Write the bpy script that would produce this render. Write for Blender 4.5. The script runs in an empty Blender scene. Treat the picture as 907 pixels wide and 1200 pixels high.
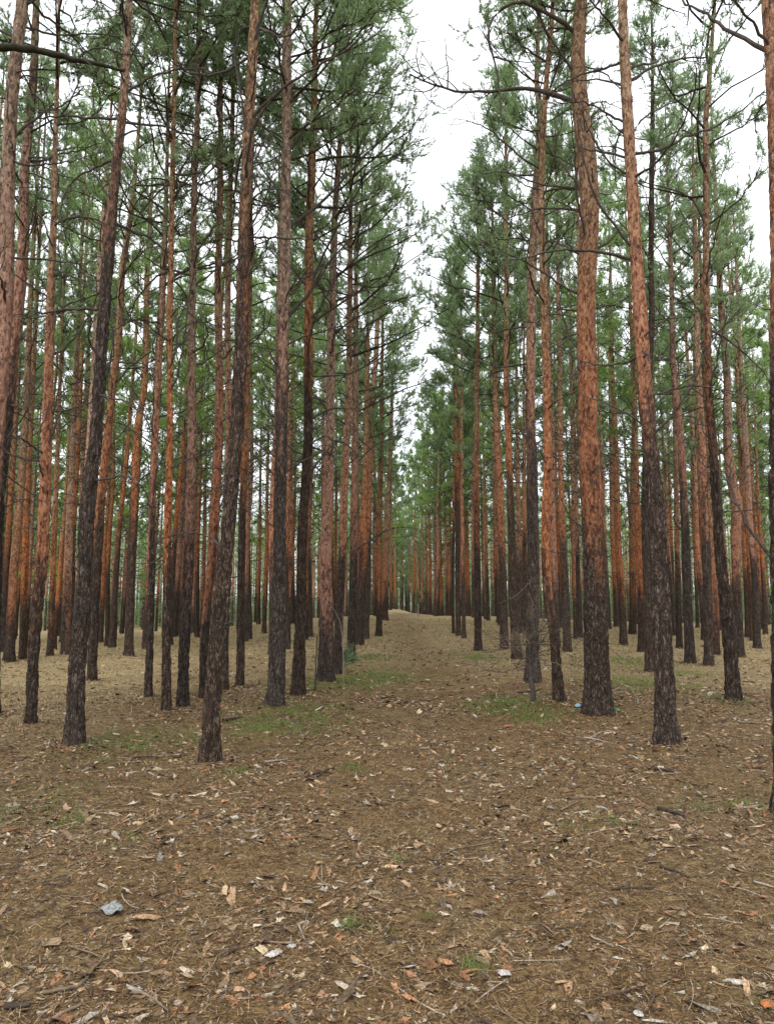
import bpy, math
import numpy as np
from mathutils import Vector

sc = bpy.context.scene
COL = sc.collection
R = math.radians

# ------------------------------------------------------------------ camera model (907 x 1200 photograph)
F = 840.0
HOR = 706.0
PITCH = math.atan((HOR - 600) / F)
EYE = 1.6
cp, sp_ = math.cos(PITCH), math.sin(PITCH)

def ray(px, py):
    u = (px - 453.5) / F
    v = (600 - py) / F
    return np.array([u, cp - sp_ * v, sp_ + cp * v])

# ------------------------------------------------------------------ small vector noise
def _hash(ix, iy, iz, seed):
    h = (ix * 374761393 + iy * 668265263 + iz * 2147483647 + seed * 1274126177) & 0xFFFFFFFF
    h = ((h ^ (h >> 13)) * 1274126177) & 0xFFFFFFFF
    h = ((h ^ (h >> 16)) * 2246822519) & 0xFFFFFFFF
    return ((h ^ (h >> 15)) & 0xFFFFFF) / float(0xFFFFFF)

def vnoise(x, y, z, seed=0):
    x, y, z = np.broadcast_arrays(np.asarray(x, float), np.asarray(y, float), np.asarray(z, float))
    fx, fy, fz = np.floor(x), np.floor(y), np.floor(z)
    ix, iy, iz = fx.astype(np.int64), fy.astype(np.int64), fz.astype(np.int64)
    tx, ty, tz = x - fx, y - fy, z - fz
    tx = tx * tx * (3 - 2 * tx); ty = ty * ty * (3 - 2 * ty); tz = tz * tz * (3 - 2 * tz)
    r = 0
    for a in (0, 1):
        wa = tx if a else 1 - tx
        for b in (0, 1):
            wb = ty if b else 1 - ty
            for c in (0, 1):
                wc = tz if c else 1 - tz
                r = r + wa * wb * wc * _hash(ix + a, iy + b, iz + c, seed)
    return r

def ss(a, b, x):
    t = np.clip((np.asarray(x, float) - a) / (b - a), 0, 1)
    return t * t * (3 - 2 * t)

# ------------------------------------------------------------------ terrain
def path_x(y):
    return 0.55 + 0.013 * np.asarray(y, float) + 0.25 * np.sin(np.asarray(y, float) * 0.11)

def height(x, y):
    x = np.asarray(x, float); y = np.asarray(y, float)
    h = 0.72 * ss(20, 46, y) * np.exp(-((x - 3) / 13.0) ** 2)
    h = h - 0.55 * ss(19, 34, y) * ss(-7, -14, x)
    h = h - 1.0 * ss(49, 76, y) * (1 - np.exp(-((x - 0.9) / 2.6) ** 2)) + 0.22 * ss(52, 72, y) * np.exp(-((x - 0.9) / 2.6) ** 2) * ss(110, 95, y)
    far = ss(2.5, 7, np.abs(y)) 
    h = h + far * 0.24 * (vnoise(x / 4.3, y / 4.3, 0.5, 3) - 0.5) + 0.07 * (vnoise(x / 1.3, y / 1.3, 0.5, 4) - 0.5)
    h = h - 0.09 * np.exp(-((x - path_x(y)) / 0.7) ** 2) + far * 0.05 * (vnoise(x / 0.55, y / 0.55, 0.5, 9) - 0.5)
    return h

def ground_at(px, py):
    d = ray(px, py)
    t = 3.0
    lo, hi = 0.5, 160.0
    # march, then bisect
    ts = np.concatenate([np.linspace(0.5, 20, 400), np.linspace(20.05, 160, 1500)])
    P = d[None, :] * ts[:, None]
    below = (EYE + P[:, 2]) < height(P[:, 0], P[:, 1])
    if below.any():
        k = int(np.argmax(below))
        lo, hi = ts[max(k - 1, 0)], ts[k]
        for _ in range(20):
            m = 0.5 * (lo + hi)
            p = d * m
            if EYE + p[2] < height(p[0], p[1]): hi = m
            else: lo = m
        t = hi
    else:
        t = 45.0
    p = d * t
    return np.array([p[0], p[1], float(height(p[0], p[1]))])

def on_plane(px, py, Y):
    d = ray(px, py)
    t = Y / d[1]
    return np.array([d[0] * t, Y, EYE + d[2] * t])

def px_size(w, p):
    """metres covered by w photo pixels at the point p"""
    depth = p[1] * cp + (p[2] - EYE) * sp_
    return w / F * depth

# ------------------------------------------------------------------ mesh helpers
def make_mesh(name, verts, loops, starts, mats, mat_idx=None, smooth=True, attrs=None):
    me = bpy.data.meshes.new(name)
    V = np.asarray(verts, np.float32).reshape(-1, 3)
    me.vertices.add(len(V)); me.vertices.foreach_set('co', V.ravel())
    L = np.asarray(loops, np.int32)
    me.loops.add(len(L)); me.loops.foreach_set('vertex_index', L)
    S = np.asarray(starts, np.int32)
    me.polygons.add(len(S)); me.polygons.foreach_set('loop_start', S)
    try:
        tot = np.diff(np.append(S, len(L))).astype(np.int32)
        me.polygons.foreach_set('loop_total', tot)
    except Exception:
        pass
    for m in mats: me.materials.append(m)
    if mat_idx is not None: me.polygons.foreach_set('material_index', np.asarray(mat_idx, np.int32))
    me.polygons.foreach_set('use_smooth', np.full(len(S), bool(smooth)))
    for k, (val, typ) in (attrs or {}).items():
        a = me.attributes.new(k, typ, 'POINT')
        a.data.foreach_set('value' if typ == 'FLOAT' else 'color', np.asarray(val, np.float32).ravel())
    me.update(calc_edges=True)
    me.validate(verbose=False)
    return me

class Geo:
    """gathers vertices and faces, with a float attribute set per vertex and a material per face"""
    def __init__(s): s.V = []; s.L = []; s.S = []; s.M = []; s.A = {}; s.nv = 0; s.nl = 0
    def add(s, V, F, mat=0, **attrs):
        V = np.asarray(V, float).reshape(-1, 3); F = np.asarray(F, np.int64)
        n, k = F.shape
        s.V.append(V); s.L.append((F + s.nv).ravel()); s.S.append(s.nl + np.arange(n) * k)
        s.M.append(np.full(n, mat))
        for key, val in attrs.items():
            s.A.setdefault(key, []).append(np.broadcast_to(np.asarray(val, float), (len(V),) + np.asarray(val).shape[1:]) if np.ndim(val) else np.full(len(V), float(val)))
        s.nv += len(V); s.nl += n * k
    def mesh(s, name, mats, smooth=True, color=()):
        at = {k: (np.concatenate(v), 'FLOAT_COLOR' if k in color else 'FLOAT') for k, v in s.A.items()}
        return make_mesh(name, np.concatenate(s.V), np.concatenate(s.L), np.concatenate(s.S), mats, np.concatenate(s.M), smooth, at)

def norm(v):
    return v / np.maximum(np.linalg.norm(v, axis=-1, keepdims=True), 1e-9)

def tubes(P, Rd, k, cap=False):
    """P (N,P,3) polylines, Rd (N,P) radii -> verts, quad faces"""
    P = np.asarray(P, float); Rd = np.asarray(Rd, float)
    N, Q, _ = P.shape
    T = norm(np.gradient(P, axis=1))
    ref = np.where(np.abs(T[..., 2:3]) > 0.85, np.array([1.0, 0, 0]), np.array([0, 0, 1.0]))
    U = norm(np.cross(T, ref)); W = np.cross(T, U)
    a = np.arange(k) / k * 2 * np.pi
    V = P[:, :, None, :] + Rd[:, :, None, None] * (np.cos(a)[None, None, :, None] * U[:, :, None, :] + np.sin(a)[None, None, :, None] * W[:, :, None, :])
    n = np.arange(N)[:, None, None]; q = np.arange(Q - 1)[None, :, None]; j = np.arange(k)[None, None, :]
    b = n * Q * k + q * k
    Fc = np.stack([b + j, b + (j + 1) % k, b + k + (j + 1) % k, b + k + j], -1).reshape(-1, 4)
    return V.reshape(-1, 3), Fc

def new_obj(name, me, parent=None):
    o = bpy.data.objects.new(name, me); COL.objects.link(o)
    if parent: o.parent = parent
    return o

def tag(o, label=None, cat=None, group=None, kind=None):
    if label: o['label'] = label
    if cat: o['category'] = cat
    if group: o['group'] = group
    if kind: o['kind'] = kind
    return o

def empty(name, loc):
    o = bpy.data.objects.new(name, None); COL.objects.link(o); o.location = Vector(loc); o.empty_display_size = 0.2
    return o

# ------------------------------------------------------------------ materials
def mat_new(name):
    m = bpy.data.materials.new(name); m.use_nodes = True
    nt = m.node_tree
    for n in list(nt.nodes): nt.nodes.remove(n)
    return m, nt

def nd(nt, typ, **kw):
    n = nt.nodes.new(typ)
    for k, v in kw.items():
        if k.startswith('i_'): n.inputs[k[2:].replace('_', ' ')].default_value = v
        else: setattr(n, k, v)
    return n

def ramp(nt, fac, stops, interp='LINEAR'):
    r = nt.nodes.new('ShaderNodeValToRGB'); r.color_ramp.interpolation = interp
    e = r.color_ramp.elements
    while len(e) < len(stops): e.new(0.5)
    for el, (p, c) in zip(e, stops):
        el.position = p; el.color = c if len(c) == 4 else (*c, 1)
    nt.links.new(fac, r.inputs['Fac'])
    return r.outputs['Color']

def mix(nt, fac, a, b, mode='MIX'):
    m = nt.nodes.new('ShaderNodeMix'); m.data_type = 'RGBA'; m.blend_type = mode; m.clamp_factor = True
    for sock, v in ((m.inputs[0], fac), (m.inputs[6], a), (m.inputs[7], b)):
        if hasattr(v, 'is_output'): nt.links.new(v, sock)
        else: sock.default_value = v if not isinstance(v, tuple) or len(v) == 4 else (*v, 1)
    return m.outputs[2]

def mth(nt, op, a, b=None, clamp=False):
    m = nt.nodes.new('ShaderNodeMath'); m.operation = op; m.use_clamp = clamp
    for i, v in enumerate((a, b)):
        if v is None: continue
        if hasattr(v, 'is_output'): nt.links.new(v, m.inputs[i])
        else: m.inputs[i].default_value = v
    return m.outputs[0]

def tex_noise(nt, vec, scale, detail=3, rough=0.55):
    n = nd(nt, 'ShaderNodeTexNoise'); n.inputs['Scale'].default_value = scale; n.inputs['Detail'].default_value = detail
    n.inputs['Roughness'].default_value = rough
    nt.links.new(vec, n.inputs['Vector']); return n.outputs['Fac']

def attr(nt, name):
    a = nd(nt, 'ShaderNodeAttribute'); a.attribute_name = name; return a

def mapping(nt, vec, scale, loc=None):
    m = nd(nt, 'ShaderNodeMapping'); m.inputs['Scale'].default_value = scale
    nt.links.new(vec, m.inputs['Vector'])
    if loc is not None: nt.links.new(loc, m.inputs['Location'])
    return m.outputs['Vector']

def finish(nt, base, rough=0.9, bump=None, bstr=0.5, bdist=0.02, spec=0.2):
    p = nd(nt, 'ShaderNodeBsdfPrincipled'); out = nd(nt, 'ShaderNodeOutputMaterial')
    if hasattr(base, 'is_output'): nt.links.new(base, p.inputs['Base Color'])
    else: p.inputs['Base Color'].default_value = (*base, 1)
    p.inputs['Roughness'].default_value = rough
    p.inputs['Specular IOR Level'].default_value = spec
    if bump is not None:
        b = nd(nt, 'ShaderNodeBump'); b.inputs['Strength'].default_value = bstr; b.inputs['Distance'].default_value = bdist
        nt.links.new(bump, b.inputs['Height']); nt.links.new(b.outputs['Normal'], p.inputs['Normal'])
    nt.links.new(p.outputs['BSDF'], out.inputs['Surface'])
    return p

def bark_material():
    m, nt = mat_new('pine_bark')
    tc = nd(nt, 'ShaderNodeTexCoord'); oi = nd(nt, 'ShaderNodeObjectInfo')
    off = mth(nt, 'MULTIPLY', oi.outputs['Random'], 37.0)
    def warped(scale, amt, nscale):
        v = mapping(nt, tc.outputs['Object'], scale, off)
        d = nd(nt, 'ShaderNodeTexNoise'); d.inputs['Scale'].default_value = nscale; d.inputs['Detail'].default_value = 4
        nt.links.new(v, d.inputs['Vector'])
        k = nd(nt, 'ShaderNodeVectorMath', operation='MULTIPLY_ADD'); nt.links.new(d.outputs['Color'], k.inputs[0])
        k.inputs[1].default_value = (amt, amt, amt); nt.links.new(v, k.inputs[2]); return v, k.outputs[0]
    # grey furrowed bark: long ridges that split and join, broken by short cross cracks
    vec, wv = warped((1, 1, 0.16), 0.10, 16)
    r1 = tex_noise(nt, wv, 34, 2, 0.5); r2 = tex_noise(nt, wv, 75, 3, 0.6)
    ridge = mth(nt, 'ABSOLUTE', mth(nt, 'SUBTRACT', r1, 0.5))
    vec2, wv2 = warped((1, 1, 0.4), 0.10, 20)
    vor = nd(nt, 'ShaderNodeTexVoronoi', feature='DISTANCE_TO_EDGE'); vor.inputs['Scale'].default_value = 24
    nt.links.new(wv2, vor.inputs['Vector'])
    n1 = tex_noise(nt, vec2, 16, 6, 0.7); n2 = tex_noise(nt, vec2, 85, 4, 0.65)
    furrow = ramp(nt, ridge, [(0.0, (0, 0, 0)), (0.075, (1, 1, 1))])
    cross = ramp(nt, vor.outputs['Distance'], [(0.0, (0.25, 0.25, 0.25)), (0.13, (1, 1, 1))])
    relief = mth(nt, 'MULTIPLY', furrow, cross)
    plate = mth(nt, 'ADD', mth(nt, 'MULTIPLY', n1, 0.55), mth(nt, 'ADD', mth(nt, 'MULTIPLY', n2, 0.35), mth(nt, 'MULTIPLY', r2, 0.2)))
    lowc = ramp(nt, plate, [(0.38, (0.024, 0.015, 0.011)), (0.50, (0.076, 0.050, 0.036)), (0.60, (0.135, 0.094, 0.070)), (0.72, (0.21, 0.165, 0.130))])
    low = mix(nt, mth(nt, 'ADD', mth(nt, 'MULTIPLY', relief, 0.75), 0.25), (0.012, 0.009, 0.007), lowc)
    # upper bark: thin papery red scales with grey and pale flecks
    uv, uw = warped((1, 1, 0.45), 0.05, 22)
    uc = nd(nt, 'ShaderNodeTexVoronoi', feature='F1'); uc.inputs['Scale'].default_value = 42; nt.links.new(uw, uc.inputs['Vector'])
    us = nd(nt, 'ShaderNodeSeparateColor'); nt.links.new(uc.outputs['Color'], us.inputs[0])
    un = tex_noise(nt, uv, 13, 6, 0.75); un2 = tex_noise(nt, uv, 70, 4, 0.7)
    ufac = mth(nt, 'ADD', mth(nt, 'MULTIPLY', un, 0.5), mth(nt, 'ADD', mth(nt, 'MULTIPLY', un2, 0.3), mth(nt, 'MULTIPLY', us.outputs[0], 0.2)))
    red = ramp(nt, ufac, [(0.34, (0.022, 0.012, 0.009)), (0.41, (0.15, 0.046, 0.020)), (0.51, (0.34, 0.115, 0.040)), (0.62, (0.42, 0.185, 0.078)), (0.74, (0.50, 0.37, 0.26))])
    tan = ramp(nt, ufac, [(0.34, (0.030, 0.019, 0.013)), (0.43, (0.14, 0.076, 0.040)), (0.53, (0.30, 0.170, 0.088)), (0.62, (0.38, 0.255, 0.150)), (0.72, (0.50, 0.41, 0.30))])
    pale = attr(nt, 'pale')
    up = mix(nt, pale.outputs['Fac'], red, tan)
    ua = attr(nt, 'upper')
    nn = tex_noise(nt, vec2, 3.5, 3, 0.6); nf = tex_noise(nt, vec2, 26, 4, 0.65)
    fac = mth(nt, 'ADD', ua.outputs['Fac'], mth(nt, 'ADD', mth(nt, 'MULTIPLY', mth(nt, 'SUBTRACT', nn, 0.5), 0.9), mth(nt, 'MULTIPLY', mth(nt, 'SUBTRACT', nf, 0.5), 1.3)))
    facr = ramp(nt, fac, [(0.28, (0, 0, 0)), (0.62, (1, 1, 1))])
    # scattered grey plates left on the red part
    gp = ramp(nt, mth(nt, 'ADD', mth(nt, 'MULTIPLY', nf, 0.6), mth(nt, 'MULTIPLY', nn, 0.4)), [(0.55, (0, 0, 0)), (0.65, (0.65, 0.65, 0.65))])
    col = mix(nt, mth(nt, 'MULTIPLY', facr, mth(nt, 'SUBTRACT', 1.0, gp)), low, up)
    hs = nd(nt, 'ShaderNodeHueSaturation'); nt.links.new(col, hs.inputs['Color'])
    nt.links.new(mth(nt, 'ADD', mth(nt, 'MULTIPLY', oi.outputs['Random'], 0.5), 0.85), hs.inputs['Value'])
    nt.links.new(mth(nt, 'ADD', mth(nt, 'MULTIPLY', mth(nt, 'FRACT', mth(nt, 'MULTIPLY', oi.outputs['Random'], 7.3)), 0.28), 0.74), hs.inputs['Saturation'])
    hgt = mth(nt, 'ADD', mth(nt, 'MULTIPLY', relief, mth(nt, 'SUBTRACT', 1.0, mth(nt, 'MULTIPLY', facr, 0.75))), mth(nt, 'ADD', mth(nt, 'MULTIPLY', n1, 0.5), mth(nt, 'MULTIPLY', n2, 0.35)))
    finish(nt, hs.outputs[0], 0.92, hgt, 1.0, 0.03, 0.15)
    return m

def wood_material(name, a, b):
    m, nt = mat_new(name)
    tc = nd(nt, 'ShaderNodeTexCoord')
    n1 = tex_noise(nt, tc.outputs['Object'], 20, 4, 0.6)
    finish(nt, ramp(nt, n1, [(0.3, a), (0.7, b)]), 0.9, n1, 0.4, 0.01, 0.15)
    return m

def needle_material(name, dark, light, trans):
    m, nt = mat_new(name)
    t = attr(nt, 'tint'); oi = nd(nt, 'ShaderNodeObjectInfo')
    f = mth(nt, 'ADD', mth(nt, 'MULTIPLY', t.outputs['Fac'], 0.75), mth(nt, 'MULTIPLY', oi.outputs['Random'], 0.25))
    c = ramp(nt, f, [(0.0, dark), (1.0, light)])
    p = nd(nt, 'ShaderNodeBsdfPrincipled'); nt.links.new(c, p.inputs['Base Color'])
    p.inputs['Roughness'].default_value = 0.55; p.inputs['Specular IOR Level'].default_value = 0.3
    tr = nd(nt, 'ShaderNodeBsdfTranslucent')
    nt.links.new(mix(nt, 1.0, c, trans, 'MULTIPLY'), tr.inputs['Color'])
    mx = nd(nt, 'ShaderNodeMixShader'); mx.inputs[0].default_value = 0.45
    out = nd(nt, 'ShaderNodeOutputMaterial')
    nt.links.new(p.outputs[0], mx.inputs[1]); nt.links.new(tr.outputs[0], mx.inputs[2]); nt.links.new(mx.outputs[0], out.inputs['Surface'])
    return m

def flake_material(name, rough=0.8, transl=0.0):
    m, nt = mat_new(name)
    a = attr(nt, 'tone'); tc = nd(nt, 'ShaderNodeTexCoord')
    n = tex_noise(nt, tc.outputs['Object'], 90, 3, 0.6)
    c = mix(nt, 1.0, a.outputs['Color'], ramp(nt, n, [(0.35, (0.45, 0.42, 0.40)), (0.65, (1.2, 1.18, 1.15))]), 'MULTIPLY')
    finish(nt, c, rough, n, 0.3, 0.005, 0.25)
    return m

def ground_material():
    m, nt = mat_new('forest_floor')
    g = nd(nt, 'ShaderNodeNewGeometry'); pos = g.outputs['Position']
    big = tex_noise(nt, pos, 0.7, 4, 0.6)
    mid = tex_noise(nt, pos, 5, 5, 0.65)
    fine = tex_noise(nt, pos, 55, 4, 0.7)
    # needle mat: two stretched noises at crossing angles
    def streak(ang, sc_):
        mp = nd(nt, 'ShaderNodeMapping'); mp.inputs['Rotation'].default_value = (0, 0, ang); mp.inputs['Scale'].default_value = (sc_, sc_ * 9, 1)
        nt.links.new(pos, mp.inputs['Vector']); return tex_noise(nt, mp.outputs['Vector'], 1.0, 2, 0.5)
    st = mth(nt, 'MAXIMUM', streak(0.5, 28), mth(nt, 'MAXIMUM', streak(1.7, 24), streak(2.6, 31)))
    mid2 = tex_noise(nt, pos, 13, 4, 0.65)
    f = mth(nt, 'ADD', mth(nt, 'MULTIPLY', fine, 0.40), mth(nt, 'ADD', mth(nt, 'ADD', mth(nt, 'MULTIPLY', mid, 0.28), mth(nt, 'MULTIPLY', mid2, 0.22)), mth(nt, 'MULTIPLY', st, 0.22)))
    brown = ramp(nt, f, [(0.42, (0.013, 0.007, 0.0035)), (0.51, (0.080, 0.047, 0.021)), (0.61, (0.205, 0.130, 0.060)), (0.76, (0.40, 0.285, 0.145))])  # darkest tones paint the shade between needles into the floor colour
    straw = ramp(nt, f, [(0.40, (0.045, 0.031, 0.015)), (0.50, (0.19, 0.138, 0.070)), (0.60, (0.36, 0.275, 0.150)), (0.78, (0.54, 0.44, 0.27))])
    sa = attr(nt, 'straw')
    sf = mth(nt, 'ADD', sa.outputs['Fac'], mth(nt, 'MULTIPLY', mth(nt, 'SUBTRACT', big, 0.5), 1.2), True)
    c = mix(nt, sf, brown, straw)
    ga = attr(nt, 'green')
    gf = mth(nt, 'MULTIPLY', ga.outputs['Fac'], mth(nt, 'MULTIPLY', mid, 1.1), True)
    c = mix(nt, gf, c, ramp(nt, fine, [(0.3, (0.03, 0.045, 0.014)), (0.7, (0.12, 0.16, 0.05))]))
    mo = ramp(nt, mth(nt, 'ADD', mth(nt, 'MULTIPLY', big, 0.5), mth(nt, 'MULTIPLY', mid, 0.5)), [(0.48, (0, 0, 0)), (0.66, (0.32, 0.32, 0.32))])
    c = mix(nt, mo, c, ramp(nt, fine, [(0.35, (0.03, 0.034, 0.011)), (0.65, (0.15, 0.15, 0.055))]))
    # chips of bark and leaf bits
    v = nd(nt, 'ShaderNodeTexVoronoi', feature='F1'); v.inputs['Scale'].default_value = 30; v.inputs['Randomness'].default_value = 1
    nt.links.new(pos, v.inputs['Vector'])
    s = nd(nt, 'ShaderNodeSeparateColor'); nt.links.new(v.outputs['Color'], s.inputs[0])
    chip = mth(nt, 'MULTIPLY', mth(nt, 'GREATER_THAN', s.outputs[0], 0.72), mth(nt, 'LESS_THAN', v.outputs['Distance'], 0.42))
    cc = ramp(nt, s.outputs[1], [(0.0, (0.09, 0.05, 0.03)), (0.35, (0.26, 0.155, 0.095)), (0.7, (0.30, 0.235, 0.18)), (1.0, (0.38, 0.33, 0.28))])
    c = mix(nt, mth(nt, 'MULTIPLY', chip, 0.75), c, cc)
    hgt = mth(nt, 'ADD', f, mth(nt, 'MULTIPLY', chip, 0.25))
    finish(nt, c, 0.95, hgt, 1.0, 0.035, 0.1)
    return m

BARK = bark_material()
DEAD = wood_material('dead_wood', (0.035, 0.028, 0.024), (0.10, 0.082, 0.068))
PALE = wood_material('weathered_wood', (0.15, 0.12, 0.095), (0.36, 0.30, 0.24))
MOSSY = wood_material('mossy_wood', (0.014, 0.013, 0.008), (0.045, 0.043, 0.024))
STICK = wood_material('stick_wood', (0.09, 0.065, 0.045), (0.24, 0.18, 0.125))
STICKD = wood_material('dark_stick_wood', (0.025, 0.018, 0.014), (0.075, 0.055, 0.042))
NEEDLE = needle_material('pine_needles', (0.100, 0.128, 0.082), (0.270, 0.325, 0.200), (2.3, 2.7, 1.9))
NEEDLE_B = needle_material('bright_needles', (0.10, 0.150, 0.050), (0.27, 0.345, 0.14), (2.3, 2.7, 1.6))
FLAKE = flake_material('fallen_flakes')
GROUND = ground_material()
GRASSM = needle_material('grass_blades', (0.075, 0.105, 0.028), (0.21, 0.27, 0.085), (1.5, 1.7, 0.8))
DRYGRASS = needle_material('dry_grass_blades', (0.16, 0.12, 0.055), (0.60, 0.50, 0.29), (1.2, 1.1, 0.9))

# ------------------------------------------------------------------ tree building
def arch(base, az, L, el, curl, n, rng, wob=0.06):
    """one or many curved branches: arrays -> (N,n,3)"""
    t = np.linspace(0, 1, n)[None, :]
    az = np.asarray(az)[:, None]; L = np.asarray(L)[:, None]; el = np.asarray(el)[:, None]; curl = np.asarray(curl)[:, None]
    e = el + curl * t
    dt = 1.0 / (n - 1)
    hx = np.cumsum(np.cos(e), 1) - np.cos(e[:, :1]); hz = np.cumsum(np.sin(e), 1) - np.sin(e[:, :1])
    hx *= L * dt; hz *= L * dt
    a = az + 0.5 * (rng.random(az.shape) - 0.5) * 2 * t
    P = np.stack([np.cos(a) * hx, np.sin(a) * hx, hz], -1)
    w = rng.normal(0, 1, P.shape) * (wob * L * dt * 1.6)[..., None]
    w[:, 0] = 0
    P = P + np.cumsum(w, 1) * 0.7
    return P + np.asarray(base)[:, None, :]

def lerp_on(P, idx, t):
    """points at parameter t on polylines P[idx] plus the tangent there"""
    n = P.shape[1]
    f = t * (n - 1); i = np.minimum(f.astype(int), n - 2); w = (f - i)[:, None]
    a = P[idx, i]; b = P[idx, i + 1]
    return a * (1 - w) + b * w, norm(b - a)

def needles(G, C, D, rng, per, length, width, tint, mat):
    """tufts of thin triangular needles round the points C, pointing about D"""
    n = len(C)
    C = np.repeat(C, per, 0); D = np.repeat(D, per, 0); T = np.repeat(tint, per)
    r = norm(rng.normal(0, 1, C.shape))
    d = norm(D * 0.75 + r * 0.85 + np.array([0, 0, 0.2]))
    s = C + D * (rng.random((len(C), 1)) - 0.7) * length * 0.9
    L = length * (0.7 + 0.5 * rng.random((len(C), 1)))
    p = norm(np.cross(d, rng.normal(0, 1, C.shape))) * width * 0.5
    V = np.stack([s - p, s + p, s + d * L], 1).reshape(-1, 3)
    Fc = np.arange(len(C) * 3).reshape(-1, 3)
    G.add(V, Fc, mat, tint=np.repeat(T, 3))

def crown_mesh(axis, z0, z1, Rr, rng, bias=None, nl=34, m2=7, m3=4, per=11, length=0.095, width=0.011, needle=None, low_el=0.35, bias_k=0.22, sides=4):
    G = Geo()
    s = (np.arange(nl) + rng.random(nl)) / nl
    s = s ** 0.9
    z = z0 + (z1 - z0) * s * 0.97
    base = axis(z)
    az = np.arange(nl) * 2.399 + rng.normal(0, 0.5, nl)
    L = Rr * np.interp(s, [0, .2, .55, 1], [.75, 1.0, .8, .22]) * (0.65 + 0.6 * rng.random(nl))
    if bias is not None: L = L * (1 + bias_k * np.cos(az - bias))
    el = np.interp(s, [0, .3, 1], [low_el * 0.5, low_el, 1.0]) + rng.normal(0, 0.16, nl)
    curl = rng.normal(0.25, 0.3, nl)
    P1 = arch(base, az, L * 1.1, el, curl, 8, rng, 0.10)
    r0 = (0.008 + 0.009 * L)
    V, Fc = tubes(P1, r0[:, None] * np.linspace(1, 0.3, 8)[None], sides); G.add(V, Fc, 1, tint=0)
    # secondaries
    idx = np.repeat(np.arange(nl), m2); t = 0.35 + 0.65 * rng.random(len(idx)) ** 0.7
    b, tg = lerp_on(P1, idx, t)
    a2 = np.arctan2(tg[:, 1], tg[:, 0]) + rng.choice([-1, 1], len(idx)) * (0.4 + 0.8 * rng.random(len(idx)))
    L2 = (0.22 + 0.38 * L[idx] * (1.15 - t)) * (0.7 + 0.6 * rng.random(len(idx)))
    P2 = arch(b, a2, L2, np.arcsin(np.clip(tg[:, 2], -1, 1)) * 0.6 + rng.normal(0.15, 0.3, len(idx)), rng.normal(0.35, 0.3, len(idx)), 5, rng, 0.10)
    V, Fc = tubes(P2, (0.0065 * np.ones(len(idx)))[:, None] * np.linspace(1, 0.5, 5)[None], 3); G.add(V, Fc, 1, tint=0)
    # twigs
    i3 = np.repeat(np.arange(len(idx)), m3); t3 = 0.25 + 0.75 * rng.random(len(i3))
    b3, tg3 = lerp_on(P2, i3, t3)
    a3 = np.arctan2(tg3[:, 1], tg3[:, 0]) + rng.normal(0, 0.8, len(i3))
    L3 = 0.12 + 0.22 * rng.random(len(i3))
    P3 = arch(b3, a3, L3, rng.normal(0.45, 0.4, len(i3)), rng.normal(0.3, 0.3, len(i3)), 4, rng, 0.08)
    V, Fc = tubes(P3, np.full((len(i3), 4), 0.004) * np.linspace(1, 0.6, 4)[None], 3); G.add(V, Fc, 1, tint=0)
    # tufts of needles on the twigs; clumps of their own lightness
    limb_t = rng.random(nl)
    Cs, Ds, Ts = [], [], []
    live = (s[idx[i3]] > 0.05) | (rng.random(len(i3)) < 0.4)
    sec_live = rng.random(len(idx)) < 0.95
    live &= sec_live[i3]
    for tt in (0.4, 0.72, 1.0):
        c, d = lerp_on(P3, np.arange(len(i3)), np.full(len(i3), tt))
        Cs.append(c[live]); Ds.append(d[live]); Ts.append((0.55 * limb_t[idx[i3]] + 0.45 * rng.random(len(i3)))[live])
    c, d = lerp_on(P2, np.arange(len(idx)), np.full(len(idx), 1.0))
    Cs.append(c[sec_live]); Ds.append(d[sec_live]); Ts.append(limb_t[idx][sec_live])
    needles(G, np.concatenate(Cs), np.concatenate(Ds), rng, per, length, width, np.concatenate(Ts), 0)
    return G.mesh('crown', [needle or NEEDLE, BARK], smooth=False)

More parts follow.
